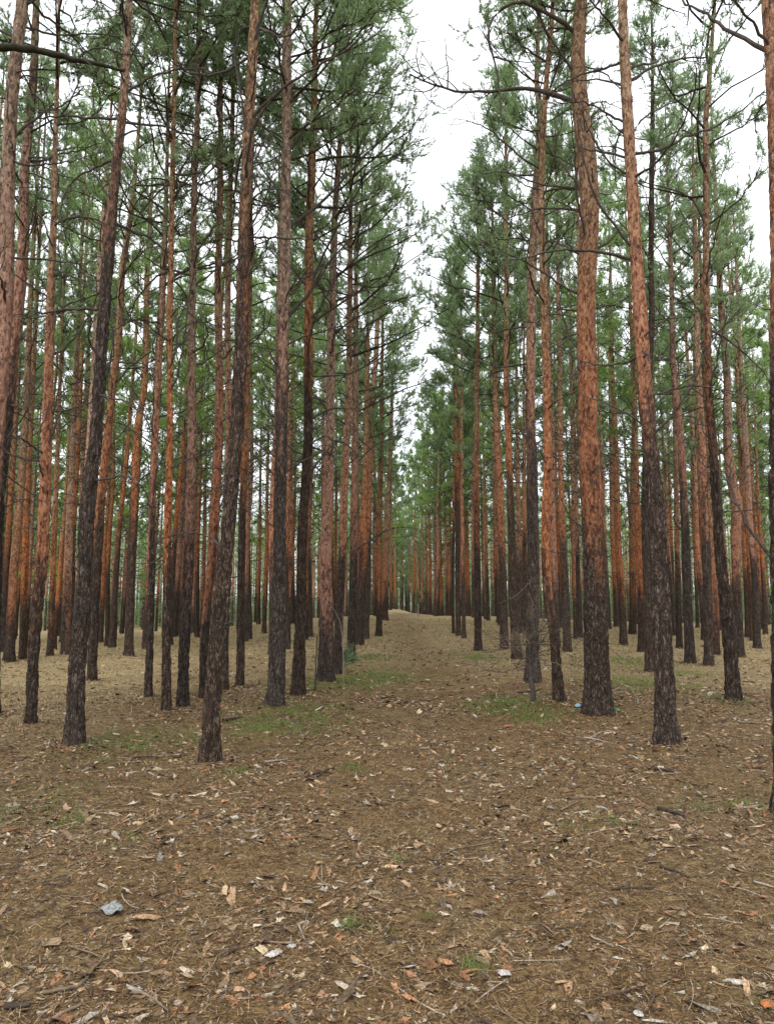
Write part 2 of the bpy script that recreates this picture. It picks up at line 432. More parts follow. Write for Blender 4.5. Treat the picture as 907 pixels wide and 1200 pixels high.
def trunk_geo(G, zs, cx, cy, rad, upz, rng, k, rough, palez, seed, grey=0.0):
    """trunk rings; zs heights, cx/cy axis, rad radii"""
    n = len(zs); a = np.arange(k) / k * 2 * np.pi
    A, Z = np.meshgrid(a, zs)
    Rm = np.repeat(rad[:, None], k, 1).copy()
    ca, sa = np.cos(A), np.sin(A)
    flare = np.exp(-np.maximum(zs - 0.02, 0) / 0.15)[:, None]
    Rm *= 1 + flare * (0.22 + 0.5 * (vnoise(ca * 1.7 + 5, sa * 1.7 + 5, seed * 7.1, 11) - 0.35))
    # lumps, then plates of bark
    up = ss(-2.6, 2.2, Z - upz + 2.0 * (vnoise(ca * 1.2 + 3, sa * 1.2 + 3, Z * 0.8 + seed * 3.3, 5) - 0.5))
    Rm *= 1 + 0.14 * (vnoise(ca * 1.1 + 9, sa * 1.1 + 9, Z * 2.6 + seed, 6) - 0.5) + 0.10 * np.clip(vnoise(ca * 1.5 + 4, sa * 1.5 + 4, Z * 3.5 + seed * 2, 12) - 0.72, 0, 1) * 4 * 0.35
    if rough:
        x = ca * Rm; y = sa * Rm
        pl = vnoise(x * 30 + seed, y * 30, Z * 9, 7); pl2 = vnoise(x * 70, y * 70 + seed, Z * 26, 8)
        ridge = 1 - np.abs(pl * 2 - 1)
        amp = 0.026 * (1 - 0.6 * up)
        Rm = Rm - amp * np.clip(ridge * 1.6 - 0.75, 0, 1) + 0.013 * (pl2 - 0.5)
    X = cx[:, None] + ca * Rm; Y = cy[:, None] + sa * Rm
    V = np.stack([X, Y, Z], -1).reshape(-1, 3)
    q = np.arange(n - 1)[:, None]; j = np.arange(k)[None]
    Fc = np.stack([q * k + j, q * k + (j + 1) % k, (q + 1) * k + (j + 1) % k, (q + 1) * k + j], -1).reshape(-1, 4)
    pale = np.clip(ss(0, palez, Z - upz - 0.6) + grey * ss(-1, 2, Z - upz), 0, 1); up = up * (1 - 0.42 * grey)
    G.add(V, Fc, 0, upper=up.ravel(), pale=pale.ravel())

def branch_geo(P, r0, rng, twigs=0, r1=None, tl=0.35):
    """one woody branch along points P with forked twigs"""
    P = np.asarray(P, float); n = len(P)
    # resample smoothly
    m = max(9, 3 * n)
    t = np.linspace(0, 1, n); tt = np.linspace(0, 1, m)
    Q = np.stack([np.interp(tt, t, P[:, i]) for i in range(3)], 1)
    for _ in range(2): Q[1:-1] = 0.25 * Q[:-2] + 0.5 * Q[1:-1] + 0.25 * Q[2:]
    L = np.linalg.norm(np.diff(Q, axis=0), axis=1).sum()
    Q[1:-1] += rng.normal(0, 0.012 * min(L, 1.2) , Q[1:-1].shape) * 0.5
    G = Geo()
    rr = np.linspace(r0, r1 if r1 is not None else r0 * 0.3, m) * (1 + rng.normal(0, 0.08, m))
    V, Fc = tubes(Q[None], rr[None], 6); G.add(V, Fc, 0)
    G.add(V[-6:], np.array([[0, 1, 2], [0, 2, 3], [0, 3, 4], [0, 4, 5]]), 0)
    if twigs:
        tq = 0.3 + 0.7 * rng.random(twigs)
        b, tg = lerp_on(Q[None], np.zeros(twigs, int), tq)
        a2 = np.arctan2(tg[:, 1], tg[:, 0]) + rng.choice([-1, 1], twigs) * (0.5 + 0.6 * rng.random(twigs))
        P2 = arch(b, a2, tl * L * (0.3 + 0.7 * rng.random(twigs)), np.arcsin(tg[:, 2]) + rng.normal(0.1, 0.4, twigs), rng.normal(0.2, 0.5, twigs), 6, rng, 0.12)
        V, Fc = tubes(P2, np.full(twigs, max(r0 * 0.38, 0.0035))[:, None] * np.linspace(1, 0.35, 6)[None], 4); G.add(V, Fc, 0)
        i3 = np.repeat(np.arange(twigs), 2)
        b, tg = lerp_on(P2, i3, 0.3 + 0.6 * rng.random(len(i3)))
        P3 = arch(b, np.arctan2(tg[:, 1], tg[:, 0]) + rng.normal(0, 0.9, len(i3)), 0.3 * tl * L * (0.4 + rng.random(len(i3))), rng.normal(0.1, 0.5, len(i3)), rng.normal(0.1, 0.5, len(i3)), 4, rng, 0.1)
        V, Fc = tubes(P3, np.full((len(i3), 4), max(r0 * 0.2, 0.0025)), 3); G.add(V, Fc, 0)
    return G

# ------------------------------------------------------------------ the trees one can tell apart
# points are (photo x, photo y, trunk width in photo pixels), foot first; 'up' is the photo height where grey bark turns orange
TREES = [
 ('grey barked pine at the left rim, its foot just out of view', [(-28,880,21),(-4,500,18),(4,375,17),(8,250,17),(14,125,16),(28,0,14)], 540, dict(cb=9.5)),
 ('crooked pine at the left rim, orange where it bends above the grey foot', [(-9,840,19),(-8,740,18),(-2,573,18),(6,500,17),(10,458,16),(19,375,15),(25,312,14),(27,270,13),(29,208,12),(40,83,10),(44,0,8)], 430, dict(cb=9)),
 ('dark grey pine leaning right with a mossy bough crossing its top', [(88,876,26),(91,775,21),(99,700,20),(103,600,19),(115,500,17),(123,375,16),(132,250,14),(145,125,11),(152,0,9)], 215, dict(cb=10)),
 ('slim orange flanked pine with a high kink, left of the dark leaning pine', [(35,852,14),(40,756,15),(51,646,16),(56,500,13),(60,375,11),(62,290,9),(64,250,8),(68,125,6),(70,0,4)], 650, dict(cb=8.5)),
 ('nearest dark pine standing left of the path, leaning slightly right', [(246,897,26),(250,817,22),(256,750,22),(264,675,20),(270,600,19),(279,500,19),(283,375,17),(287,250,15),(294,125,14),(299,0,11)], 330, dict(cb=9.5)),
 ('straight pine reddish above its dark foot, right of two thinner pines on the left', [(215,831,15),(217,750,14),(221,675,14),(223,600,13),(225,500,11),(225,375,10),(228,250,8),(232,125,7),(235,0,6)], 650, dict(cb=9.5)),
 ('thin upright brown pine with dark knot scars, middle of three pines on the left', [(196,836,13),(195,750,11),(196,675,11),(198,600,10),(200,500,8),(200,375,8),(202,250,7),(204,125,6),(206,0,5)], 600, dict(cb=9)),
 ('thinnest of three close pines on the left, foot set a little farther back', [(174,820,11),(176,750,10),(178,675,9),(178,600,9),(183,500,8),(190,375,7),(195,250,6),(198,125,4)], 590, dict(cb=7.5, H=13)),
 ('brown pine seen just right of the nearest left pine, bare ground round its foot', [(281,806,11),(282,750,11),(284,600,10),(288,500,9),(291,375,8),(294,250,7)], 560, dict(cb=8)),
 ('reddish pine half hidden behind the left side of the nearest left pine', [(238,821,11),(240,750,12),(250,650,13),(257,500,11),(256,333,9),(258,208,8),(260,20,5)], 660, dict(cb=9)),
 ('slender pale pine half hidden behind the right side of the nearest left pine', [(264,812,8),(266,700,8),(268,500,8),(267,375,8),(270,250,7),(273,125,6),(277,20,5)], 600, dict(cb=9)),
 ('stout grey pine of the left row with long limbs reaching over the path', [(323,830,25),(325,750,21),(327,675,18),(328,600,16),(330,500,16),(332,375,16),(335,250,14),(336,125,12),(337,0,11)], 470, dict(cb=9.0, bias=0.1, R=1.9)),
 ('straight grey pine of the left row just right of the stout one with long limbs', [(350,817,19),(352,750,16),(354,675,14),(356,600,13),(361,500,12),(362,375,12),(364,250,11),(368,125,9),(371,0,6)], 430, dict(cb=8.5, bias=0.1, R=2.0)),
 ('red barked pine with a green bush and dead twigs at its foot', [(382,800,22),(382,750,20),(381,675,17),(384,600,14),(387,500,12),(388,375,11),(393,250,8),(402,125,6),(408,10,4)], 690, dict(cb=7.5, bias=0.2, R=2.25)),
 ('dark slim pine close behind the red barked pine with the bush', [(396,792,13),(396,750,12),(400,675,11),(402,600,10),(409,458,9),(410,333,7)], 640, dict(cb=7.5, bias=0.1, R=2.3)),
 ('reddish pine with mossy green foot and forked dead branches, left row', [(411,772,12),(412,735,11),(414,675,10),(415,600,9),(417,458,8),(417,396,7)], 640, dict(cb=7.2, bias=0.1, R=2.3)),
 ('brown pine behind the mossy footed one, partly covered by it', [(421,756,10),(423,700,11),(426,640,10),(428,560,8),(430,460,6)], 650, dict(cb=7, bias=0.1, R=1.8)),
 ('pine with bright red upper trunk, right of the mossy footed pine', [(428,749,9),(430,675,10),(432,600,8),(436,479,7),(442,396,6)], 610, dict(cb=6.8, bias=0.2, R=1.7)),
 ('slim far left row pine with one long bare bough arching right', [(444,745,8),(444,675,7),(445,600,7),(447,500,6)], 690, dict(cb=6.5, bias=0.1, R=1.5)),
 ('last orange pine of the left row before the pale clearing', [(451,727,9),(452,650,8),(455,600,7),(458,520,6)], 690, dict(cb=6.2, bias=0.0, R=1.4)),
 ('dark slim pine leading a pair at the right edge of the far path', [(537,745,7),(536,650,6),(536,560,6),(535,480,5)], 560, dict(cb=7, bias=3.14, R=1.2)),
 ('thin reddish pine touching the right side of the dark slim pine by the path', [(543,748,5),(542,650,5),(541,560,4),(541,480,4)], 660, dict(cb=7, bias=3.14, R=1.1)),
 ('thin dark pine touching the left side of the dark slim pine by the path', [(531,742,4),(531,650,4),(532,560,4)], 600, dict(cb=7.5, R=1.2, bias=3.14)),
 ('lone slim pine standing clear at the right path edge, red above', [(560,764,10),(559,660,8),(558,560,7),(558,500,6),(560,339,5)], 600, dict(cb=8, bias=3.14, R=1.8)),
 ('left one of two close brown pines right of the path, behind dead twigs', [(591,762,11),(589,675,10),(587,600,9),(581,470,7),(578,330,6)], 620, dict(cb=8, bias=3.14, R=1.8)),
 ('right one of two close brown pines right of the path, slightly bent foot', [(605,774,13),(601,700,11),(599,600,9),(593,470,7),(593,330,6),(593,235,5)], 560, dict(cb=8, bias=3.14, R=1.9)),
 ('dark grey pine wrapped in a tangle of dead twigs, right of the path', [(623,802,21),(624,725,17),(625,650,16),(624,600,15),(621,494,13),(623,330,12),(627,235,11),(633,141,9),(628,94,7),(631,24,5)], 490, dict(cb=8.5, bias=3.14)),
 ('bent red pine crossing the dark twig wrapped one, foot leaning right', [(655,825,16),(649,750,13),(641,700,12),(639,662,12),(641,600,12),(642,500,11),(639,377,10),(635,282,9),(634,212,8),(640,94,7),(647,24,6)], 670, dict(cb=9)),
 ('slim pine between the bent red pine and the thickest pine', [(665,765,11),(662,675,9),(658,600,8),(656,500,7),(655,400,6)], 620, dict(cb=8, R=1.5)),
 ('very thin far pine left of the thickest trunk, its foot in dry grass', [(674,749,5),(672,675,5),(671,600,5),(670,500,4)], 690, dict(cb=7.5, R=1.3)),
 ('thickest pine of all, right of the path, flaky orange above grey plates', [(700,838,36),(698,750,31),(697,675,30),(694,600,28),(687,500,26),(689,470,25),(687,330,23),(691,235,24),(687,179,23),(678,118,20),(675,70,18),(680,0,16)], 560, dict(cb=10.5)),
 ('slim orange pine seen right behind the thickest pine', [(722,735,6),(717,625,5),(715,500,5),(714,400,4)], 690, dict(cb=7.5, R=1.4)),
 ('orange pine with dark foot between the thickest pine and the leaning grey one', [(741,743,9),(741,617,8),(743,500,7),(744,350,6)], 680, dict(cb=8, R=1.5)),
 ('dark pine partly hidden behind the near grey pine on the right', [(761,789,12),(759,700,12),(757,600,11),(758,500,10),(762,377,8),(763,188,7),(764,100,5)], 60, dict(cb=9)),
 ('near grey pine on the right leaning left, orange from mid height', [(781,876,31),(779,800,26),(777,750,25),(772,675,24),(768,600,22),(759,500,18),(755,470,18),(749,353,17),(741,235,15),(734,141,14),(729,47,13),(728,0,12)], 470, dict(cb=10.5)),
 ('slender reddish pine just right of the near leaning grey pine', [(796,760,8),(794,675,7),(792,600,6),(790,480,5)], 650, dict(cb=8, R=1.4)),
 ('brown pine with dark band at its foot and bare forked twigs, right side', [(808,779,13),(805,700,11),(802,600,10),(797,500,8),(788,424,7),(786,330,6)], 560, dict(cb=8, R=1.6)),
 ('straight pine half grey half orange, left of the dark slanting pine', [(830,781,12),(829,700,11),(826,600,10),(821,500,9),(817,424,8),(815,306,6)], 610, dict(cb=8, R=1.6)),
 ('bright orange pine peeping out between the straight and the slanting pines', [(840,769,8),(838,720,9),(834,675,9),(831,600,8),(828,500,7)], 715, dict(cb=8, R=1.5)),
 ('dark pine slanting left from its foot on the right side', [(860,824,19),(854,725,17),(846,675,14),(841,600,12),(834,500,11),(831,470,10),(827,330,9),(827,235,8),(826,141,7),(833,47,5),(836,0,4)], 460, dict(cb=8, R=1.9)),
 ('crooked pale orange pine with an elbow bend behind the slanting dark one', [(867,772,10),(863,690,11),(862,637,12),(863,590,13),(856,559,12),(852,520,11),(852,447,9),(845,367,8),(840,264,6)], 655, dict(cb=7.5, R=1.9)),
 ('small pine left of two neighbours near the right rim', [(877,747,8),(874,675,8),(870,600,7),(866,500,6)], 670, dict(cb=7.5, R=1.9, H=18)),
 ('pine near the right rim with foot nearer than its left neighbour', [(887,760,9),(884,675,8),(877,600,8),(872,500,7)], 640, dict(cb=7.5, R=2.0, H=17.5)),
 ('far slim pine beside the cut off trunk at the right rim', [(897,730,7),(895,650,7),(892,560,6),(890,480,5)], 650, dict(cb=7, R=2.0, H=18.5)),
 ('nearest trunk on the right, cut off by the right rim of view', [(916,962,26),(916,750,25),(914,600,24),(914,330,23),(909,160,22),(904,0,22)], 330, dict(cb=10)),
 ('orange pine with dark foot right behind the dark pine with the mossy bough', [(108,801,12),(112,700,12),(117,600,12),(127,500,10),(139,396,9),(144,312,8),(154,250,7),(160,187,5)], 610, dict(cb=8.5, R=1.5)),
 ('dark slim pine alone on the grassy rise at left', [(151,770,11),(154,675,10),(157,600,10),(161,500,8),(169,458,8),(173,333,7),(177,250,5)], 570, dict(cb=8, R=1.5)),
 ('orange pine with black foot near the left rim, beyond the slim pine', [(11,777,13),(15,700,11),(21,625,10),(30,500,8),(34,400,7)], 700, dict(cb=8, R=1.6)),
 ('dark footed pine just left of the slim orange flanked pine', [(27,774,9),(29,690,9),(32,600,8),(36,500,7)], 690, dict(cb=8, R=1.6)),
 ('thin pine between the slim orange flanked pine and the dark leaning one', [(59,770,8),(63,660,7),(67,560,6),(70,470,5)], 700, dict(cb=7.5, R=1.5)),
 ('brown pine close left of the dark leaning pine at its foot', [(77,768,11),(80,660,10),(84,560,8),(88,460,7)], 700, dict(cb=7.5, R=1.5)),
]
# boughs drawn in the photo: tree number -> (points, thickness in pixels at the trunk, twigs, depth step away from the trunk)
BOUGHS = {
 11: [([(342,267),(382,233),(415,196),(473,137)], 6, 7, 0.4), ([(340,179),(361,146),(382,125),(419,100)], 5, 6, -0.3),
      ([(342,371),(365,342),(373,321),(407,283),(436,250)], 6, 6, -0.5), ([(323,433),(309,400),(309,367),(317,342)], 3.5, 1, -0.3),
      ([(323,475),(305,440),(300,425)], 3, 1, 0.2), ([(330,265),(310,240),(296,200)], 4, 4, 0.3), ([(328,230),(300,190),(280,120)], 3, 5, 0.5),
      ([(322,560),(300,535),(292,528)], 3, 1, -0.2), ([(322,620),(305,606),(297,600)], 3, 0, -0.2)],
 12: [([(367,379),(407,350),(457,321)], 4.5, 6, -0.3), ([(369,330),(392,270),(430,205),(470,180)], 4.5, 7, 0.4), ([(364,555),(382,530),(392,520)], 3.5, 1, -0.2)],
 13: [([(390,420),(420,400),(470,390)], 3.5, 5, 0.2), ([(392,330),(430,290),(480,262)], 3.5, 6, -0.4), ([(376,530),(360,560),(352,568)], 3, 1, -0.1),
      ([(386,706),(375,700),(362,702)], 3, 1, -0.1)],
 15: [([(418,645),(440,628),(462,618)], 3.5, 3, -0.2), ([(416,545),(440,520),(470,512)], 3, 5, 0.3), ([(410,670),(403,664),(400,660)], 3, 0, 0)],
 18: [([(434,634),(450,622),(470,617),(492,620)], 2.2, 1, -0.8)],
 26: [([(622,680),(603,700),(583,708)], 3, 2, -0.4)],
 30: [([(668,120),(621,101),(574,108),(527,108),(480,87)], 8, 9, 0.8), ([(672,40),(655,22),(600,-5),(566,35),(583,80),(588,141)], 7, 4, -0.7),
      ([(678,226),(663,198),(645,179)], 5, 3, 0.4), ([(675,247),(635,242),(593,257)], 5, 5, 0.3), ([(674,299),(655,285),(640,281)], 5, 2, 0.3),
      ([(700,294),(712,285),(725,271)], 6, 0, -0.1), ([(700,362),(709,359),(715,356)], 4, 0, -0.1), ([(689,232),(695,215),(693,197)], 6, 0, -0.25),
      ([(672,90),(650,50),(620,10)], 5, 4, -0.4), ([(675,365),(655,362),(640,360)], 4, 3, 0.2)],
 34: [([(739,96),(772,75),(800,69),(828,67)], 6, 3, 0.5), ([(722,100),(700,92),(660,98)], 4, 3, 0.5), ([(736,270),(744,285),(752,300)], 3, 0, -0.2)],
 36: [([(804,702),(815,698),(822,690)], 3, 1, -0.2), ([(799,625),(788,610),(792,590)], 3.5, 1, -0.2)],
 2:  [([(148,75),(163,52),(178,20)], 4, 3, 0.3), ([(133,240),(112,205),(92,185)], 3.5, 4, 0.3), ([(143,160),(160,152),(168,155)], 4, 0, -0.1), ([(144,90),(125,40),(110,0)], 3, 4, 0.4)],
 4:  [([(290,180),(262,140),(240,95)], 4, 5, 0.4), ([(287,215),(305,175),(325,140)], 4, 4, 0.4), ([(258,735),(268,730),(275,727)], 4, 0, -0.15)],
 39: [([(842,90),(852,50),(858,0)], 3, 1, 0.1), ([(828,165),(800,150),(770,165)], 3, 4, 0.3)],
}

def finish_path(pts, up, o):
    foot = ground_at(pts[0][0], pts[0][1])
    Y = foot[1]
    P = [on_plane(x, y, Y) for x, y, _ in pts]
    w = [px_size(p[2], q) * 0.92 for p, q in zip(pts, P)]
    P[0] = foot
    P = np.array(P); w = np.array(w)
    zz = P[:, 2] - foot[2]; xx = P[:, 0] - foot[0]
    return foot, zz, xx, w

def smooth_curve(z, v, zs):
    # monotone-ish smooth interpolation of a polyline by averaging
    a = np.interp(zs, z, v)
    if len(zs) > 12:
        step = zs[1] - zs[0]; n = max(1, int(0.25 / max(step, 1e-3)))
        k = np.ones(2 * n + 1) / (2 * n + 1)
        pad = np.concatenate([2 * a[0] - a[1:n + 1][::-1], a, 2 * a[-1] - a[-n - 1:-1][::-1]])
        a = np.convolve(pad, k, 'valid')
    return a

def dead_branch_points(axis_p, r, az, L, el, curl, rng, n=6):
    st = axis_p + np.array([math.cos(az), math.sin(az), 0]) * r * 0.7
    return arch(st[None], np.array([az]), np.array([L]), np.array([el]), np.array([curl]), n, rng, 0.12)[0]

def hand_tree(i, label, pts, up, o):
    rng = np.random.default_rng(1000 + i)
    foot, zz, xx, w = finish_path(pts, up, o)
    d = foot[1]
    H = o.get('H', None) or (15.5 + 3.0 * rng.random())
    ztop = zz[-1]
    if H < ztop + 1.5: H = ztop + 1.5
    # continue the trunk above what the photo shows
    sl = (xx[-1] - xx[-2]) / max(zz[-1] - zz[-2], 0.3)
    sl = float(np.clip(sl, -0.06, 0.06)) * 0.6
    z_all = np.append(zz, [0.5 * (ztop + H), H]); x_all = np.append(xx, [xx[-1] + sl * 0.5 * (H - ztop), xx[-1] + sl * (H - ztop)])
    r_end = w[-1] * 0.5
    w_all = np.append(w, [max(w[-1] * 0.62, 0.03), 0.02])
    near = d < 13
    step = 0.045 if d < 11.5 else (0.07 if near else 0.16)
    k = 44 if d < 11.5 else (30 if near else 16)
    zs = np.arange(-0.25, H, step)
    cx = smooth_curve(z_all, x_all, zs); rad = smooth_curve(z_all, w_all, zs) * 0.5
    cx += 0.02 * (vnoise(zs * 0.7, i * 3.1, 0.5, 21) - 0.5) * 2
    cy = 0.10 * (vnoise(zs * 0.35, i * 1.7, 3.5, 22) - 0.5) * np.minimum(zs / 2.0, 1).clip(0)
    upz = on_plane(pts[0][0], up, d)[2] - foot[2]
    root = empty('pine_tree', foot)
    tag(root, label, 'pine tree', 'pines along and beside the path')
    G = Geo(); trunk_geo(G, zs, cx, cy, rad, upz, rng, k, near or d < 18, 5.0, i * 1.37, {0: .1, 1: .2, 2: .9, 4: 1.0, 11: .7, 12: .5, 26: .5, 33: 1, 39: .6}.get(i, 0.15 * (i % 3)))
    new_obj('trunk', G.mesh('trunk', [BARK]), root)
    ax = lambda z: np.stack([np.interp(z, zs, cx), np.interp(z, zs, cy), z], -1)
    cb = o.get('cb', 8.5) + rng.normal(0, 0.4)
    cb = min(cb, H - 4)
    far = d > 22
    kw = dict(nl=44 if 'bias' in o else 28, m2=9 if 'bias' in o else 7, m3=5, per=10, length=0.085, width=0.016, low_el=0.5) if far else dict(nl=46 if 'bias' in o else 28, m2=10 if 'bias' in o else 8, m3=5, per=14, length=0.07, width=0.0115, low_el=0.5)
    cm = crown_mesh(ax, cb, H, o.get('R', 1.45), rng, bias=o.get('bias'), **kw)
    new_obj('crown', cm, root)
    # boughs the photo shows
    for (bp, bw, tw, dep) in BOUGHS.get(i, []):
        Q = []
        for j, (bx, by) in enumerate(bp):
            Y = d + dep * j / max(len(bp) - 1, 1)
            Q.append(on_plane(bx, by, Y) - foot)
        Q = np.array(Q)
        a0 = ax(np.array([Q[0, 2]]))[0]; Q[0] = a0 + (Q[0] - a0) * 0.5
        g = branch_geo(Q, px_size(bw, Q[0] + foot) * 0.36, rng, tw, tl=0.42)
        new_obj('branch', g.mesh('branch', [DEAD]), root)
    # dead stubs and bare branches up the trunk
    nb = 30 if d < 13 else 22 if d < 22 else 14
    zb = 1.6 + (cb + 0.5 - 1.6) * rng.random(nb) ** 0.75
    for z in zb:
        a = rng.random() * 6.283; r = float(np.interp(z, zs, rad)); p = ax(np.array([z]))[0]
        stub = rng.random() < (0.6 if z < 3.5 else 0.22)
        L = (0.05 + 0.22 * rng.random()) if stub else (0.4 + 1.4 * rng.random() * min(1, z / 5))
        Q = dead_branch_points(p, r, a, L, rng.normal(0.4, 0.4), rng.normal(-0.1, 0.8), rng)
        g = branch_geo(Q, (0.009 + 0.006 * rng.random()) if stub else 0.008 + 0.007 * L, rng, 0 if stub else int(3 + 3 * rng.random()))
        new_obj('branch', g.mesh('branch', [DEAD]), root)
    return root, foot

HAND = []
for i, (lab, pts, up, o) in enumerate(TREES):
    HAND.append(hand_tree(i, lab, pts, up, o))

# an out of view tree at the left whose mossy bough reaches into the picture
rng = np.random.default_rng(77)
foot = ground_at(-150, 960)
root = empty('pine_tree', foot)
tag(root, 'mossy bough reaching in at the top left from a pine beyond the view', 'pine tree', 'pines along and beside the path')
zs = np.arange(-0.25, 16, 0.08); rad = np.interp(zs, [0, 1, 8, 16], [0.16, 0.14, 0.10, 0.02])
G = Geo(); trunk_geo(G, zs, 0.1 * np.sin(zs * 0.4), 0 * zs, rad, 4.5, rng, 24, True, 5.0, 3.3)
new_obj('trunk', G.mesh('trunk', [BARK]), root)
new_obj('crown', crown_mesh(lambda z: np.stack([0.1 * np.sin(z * 0.4), 0 * z, z], -1), 9, 16, 1.7, rng), root)
Yb = foot[1]
Q = np.array([on_plane(a, b, Yb + c) - foot for a, b, c in [(-142, 80, 0), (-60, 58, 0.05), (0, 54, 0.1), (40, 58, 0.15), (80, 68, 0.2), (115, 73, 0.2), (146, 83, 0.2)]])
g = branch_geo(Q, 0.042, rng, 0, r1=0.014)
b2 = branch_geo(np.array([on_plane(100, 71, Yb + .18), on_plane(110, 78, Yb + .1), on_plane(118, 90, Yb + .05)]) - foot, 0.012, rng)
new_obj('branch', g.mesh('branch', [MOSSY]), root)
new_obj('branch', b2.mesh('branch', [MOSSY]), root)

# ------------------------------------------------------------------ the stand behind: prototypes and copies
def proto_tree(k, seed, H, cb, Rr, r0, upz, needle, far):
    rng = np.random.default_rng(seed)
    zs = np.arange(-0.3, H, 0.3 if far else 0.2)
    l1, l2 = rng.normal(0, 0.012, 2)
    cx = l1 * zs + 0.14 * (vnoise(zs * 0.28, seed, 0.5, 31) - 0.5) * np.clip(zs / 2, 0, 1); cy = l2 * zs + 0.14 * (vnoise(zs * 0.28, seed, 7.5, 32) - 0.5) * np.clip(zs / 2, 0, 1)
    rad = r0 * np.interp(zs, [0, 1.2, H * 0.5, H * 0.85, H], [1.05, 0.92, 0.66, 0.32, 0.06])
    G = Geo(); trunk_geo(G, zs, cx, cy, rad, upz, rng, 8 if far else 12, False, 5.0, seed * 0.77)
    ax = lambda z: np.stack([np.interp(z, zs, cx), np.interp(z, zs, cy), z], -1)
    nb = 30 if far else 46
    zb = 2.0 + (cb + 0.6 - 2.0) * rng.random(nb) ** 0.7
    st = ax(zb); az = rng.random(nb) * 6.283
    L = np.where(rng.random(nb) < 0.4, 0.15 + 0.15 * rng.random(nb), 0.4 + 1.2 * rng.random(nb) * np.clip(zb / 6, 0, 1))
    P = arch(st, az, L, rng.normal(0.3, 0.35, nb), rng.normal(0.3, 0.4, nb), 6, rng, 0.12)
    V, Fc = tubes(P, ((0.016 if far else 0.011) + 0.007 * L)[:, None] * np.linspace(1, 0.4, 6)[None], 3); G.add(V, Fc, 1, upper=0, pale=0)
    i2 = np.repeat(np.arange(nb), 3); b, tg = lerp_on(P, i2, 0.4 + 0.6 * rng.random(len(i2)))
    P2 = arch(b, np.arctan2(tg[:, 1], tg[:, 0]) + rng.normal(0, 0.8, len(i2)), L[i2] * (0.15 + 0.35 * rng.random(len(i2))), rng.normal(0.2, 0.4, len(i2)), rng.normal(0.1, 0.4, len(i2)), 4, rng, 0.12)
    V, Fc = tubes(P2, np.full((len(i2), 4), 0.011 if far else 0.007), 3); G.add(V, Fc, 1, upper=0, pale=0)
    tm = G.mesh('trunk', [BARK, DEAD])
    kw = dict(nl=30, m2=7, m3=4, per=8, length=0.13, width=0.03, sides=3) if far else dict(nl=30, m2=7, m3=5, per=9, length=0.09, width=0.017, low_el=0.5)
    cm = crown_mesh(ax, cb, H, Rr, rng, needle=needle, **kw)
    return tm, cm

prng = np.random.default_rng(5)
MID = [proto_tree(k, 200 + k, 14.5 + 3 * prng.random(), 6.3 + 2.2 * prng.random(), 1.25 + 0.4 * prng.random(), 0.105 + 0.03 * prng.random(), 2.3 + 2.0 * prng.random(), NEEDLE_B if k % 2 else NEEDLE, False) for k in range(9)]
FAR = [proto_tree(k, 300 + k, 14 + 3 * prng.random(), 5.0 + 2.5 * prng.random(), 1.6 + 0.5 * prng.random(), 0.115 + 0.035 * prng.random(), 1.5 + 1.6 * prng.random(), NEEDLE_B if k % 2 else NEEDLE, True) for k in range(8)]
EDGE = [proto_tree(k, 400 + k, 10 + 3 * prng.random(), 1.6 + 1.4 * prng.random(), 2.1 + 0.5 * prng.random(), 0.12, 3.0, NEEDLE_B if k % 2 else NEEDLE, True) for k in range(4)]

def place(tm, cm, x, y, rz, s, label, group):
    root = empty('pine_tree', (x, y, float(height(x, y))))
    root.rotation_euler = (0, 0, rz); root.scale = (s, s, s)
    tag(root, label, 'pine tree', group)
    new_obj('trunk', tm, root); new_obj('crown', cm, root)

taken = [(f[0], f[1]) for _, f in HAND]
def free(x, y, dmin):
    return all((x - a) ** 2 + (y - b) ** 2 > dmin * dmin for a, b in taken)

def hides(x, y):
    """would stand in front of a hand placed tree nearer than it really is"""
    for a, b in taken[:len(HAND)]:
        if y < b and abs(x / y - a / b) < 0.006: return True
    return False

brng = np.random.default_rng(11)
cnt = 0
# rows run along the path; the middle distance
cand = []
for side in (-1, 1):
    x = -3.4 if side < 0 else 5.6
    while abs(x) < 34:
        y = 17.0 + brng.random() * 2
        while y < 46:
            cand.append((x + brng.normal(0, 0.22) + 0.012 * (y - 17), y + brng.normal(0, 0.35), side)); y += 2.3
        x += side * 2.35
brng.shuffle(cand)
nm = 0
for x, y, side in cand:
    x, y = float(x), float(y)
    if abs(x) > 0.56 * y + 1.2 or not free(x, y, 1.25): continue
    if y < 24 and hides(x, y): continue
    # keep the open looking middle of the right side and the thin near belt
    if y < 21 and brng.random() < 0.6: continue
    if nm >= 112: break
    taken.append((x, y)); nm += 1
    tm, cm = MID[int(brng.random() * len(MID))]
    if side < 0: lab, grp = 'slim rust coloured pine within the stand left of the path', 'pines within the left stand'
    else: lab, grp = 'slim rust coloured pine within the stand right of the path', 'pines within the right stand'
    place(tm, cm, x, y, brng.random() * 6.28, 0.88 + 0.26 * brng.random(), lab, grp)
nf = 0
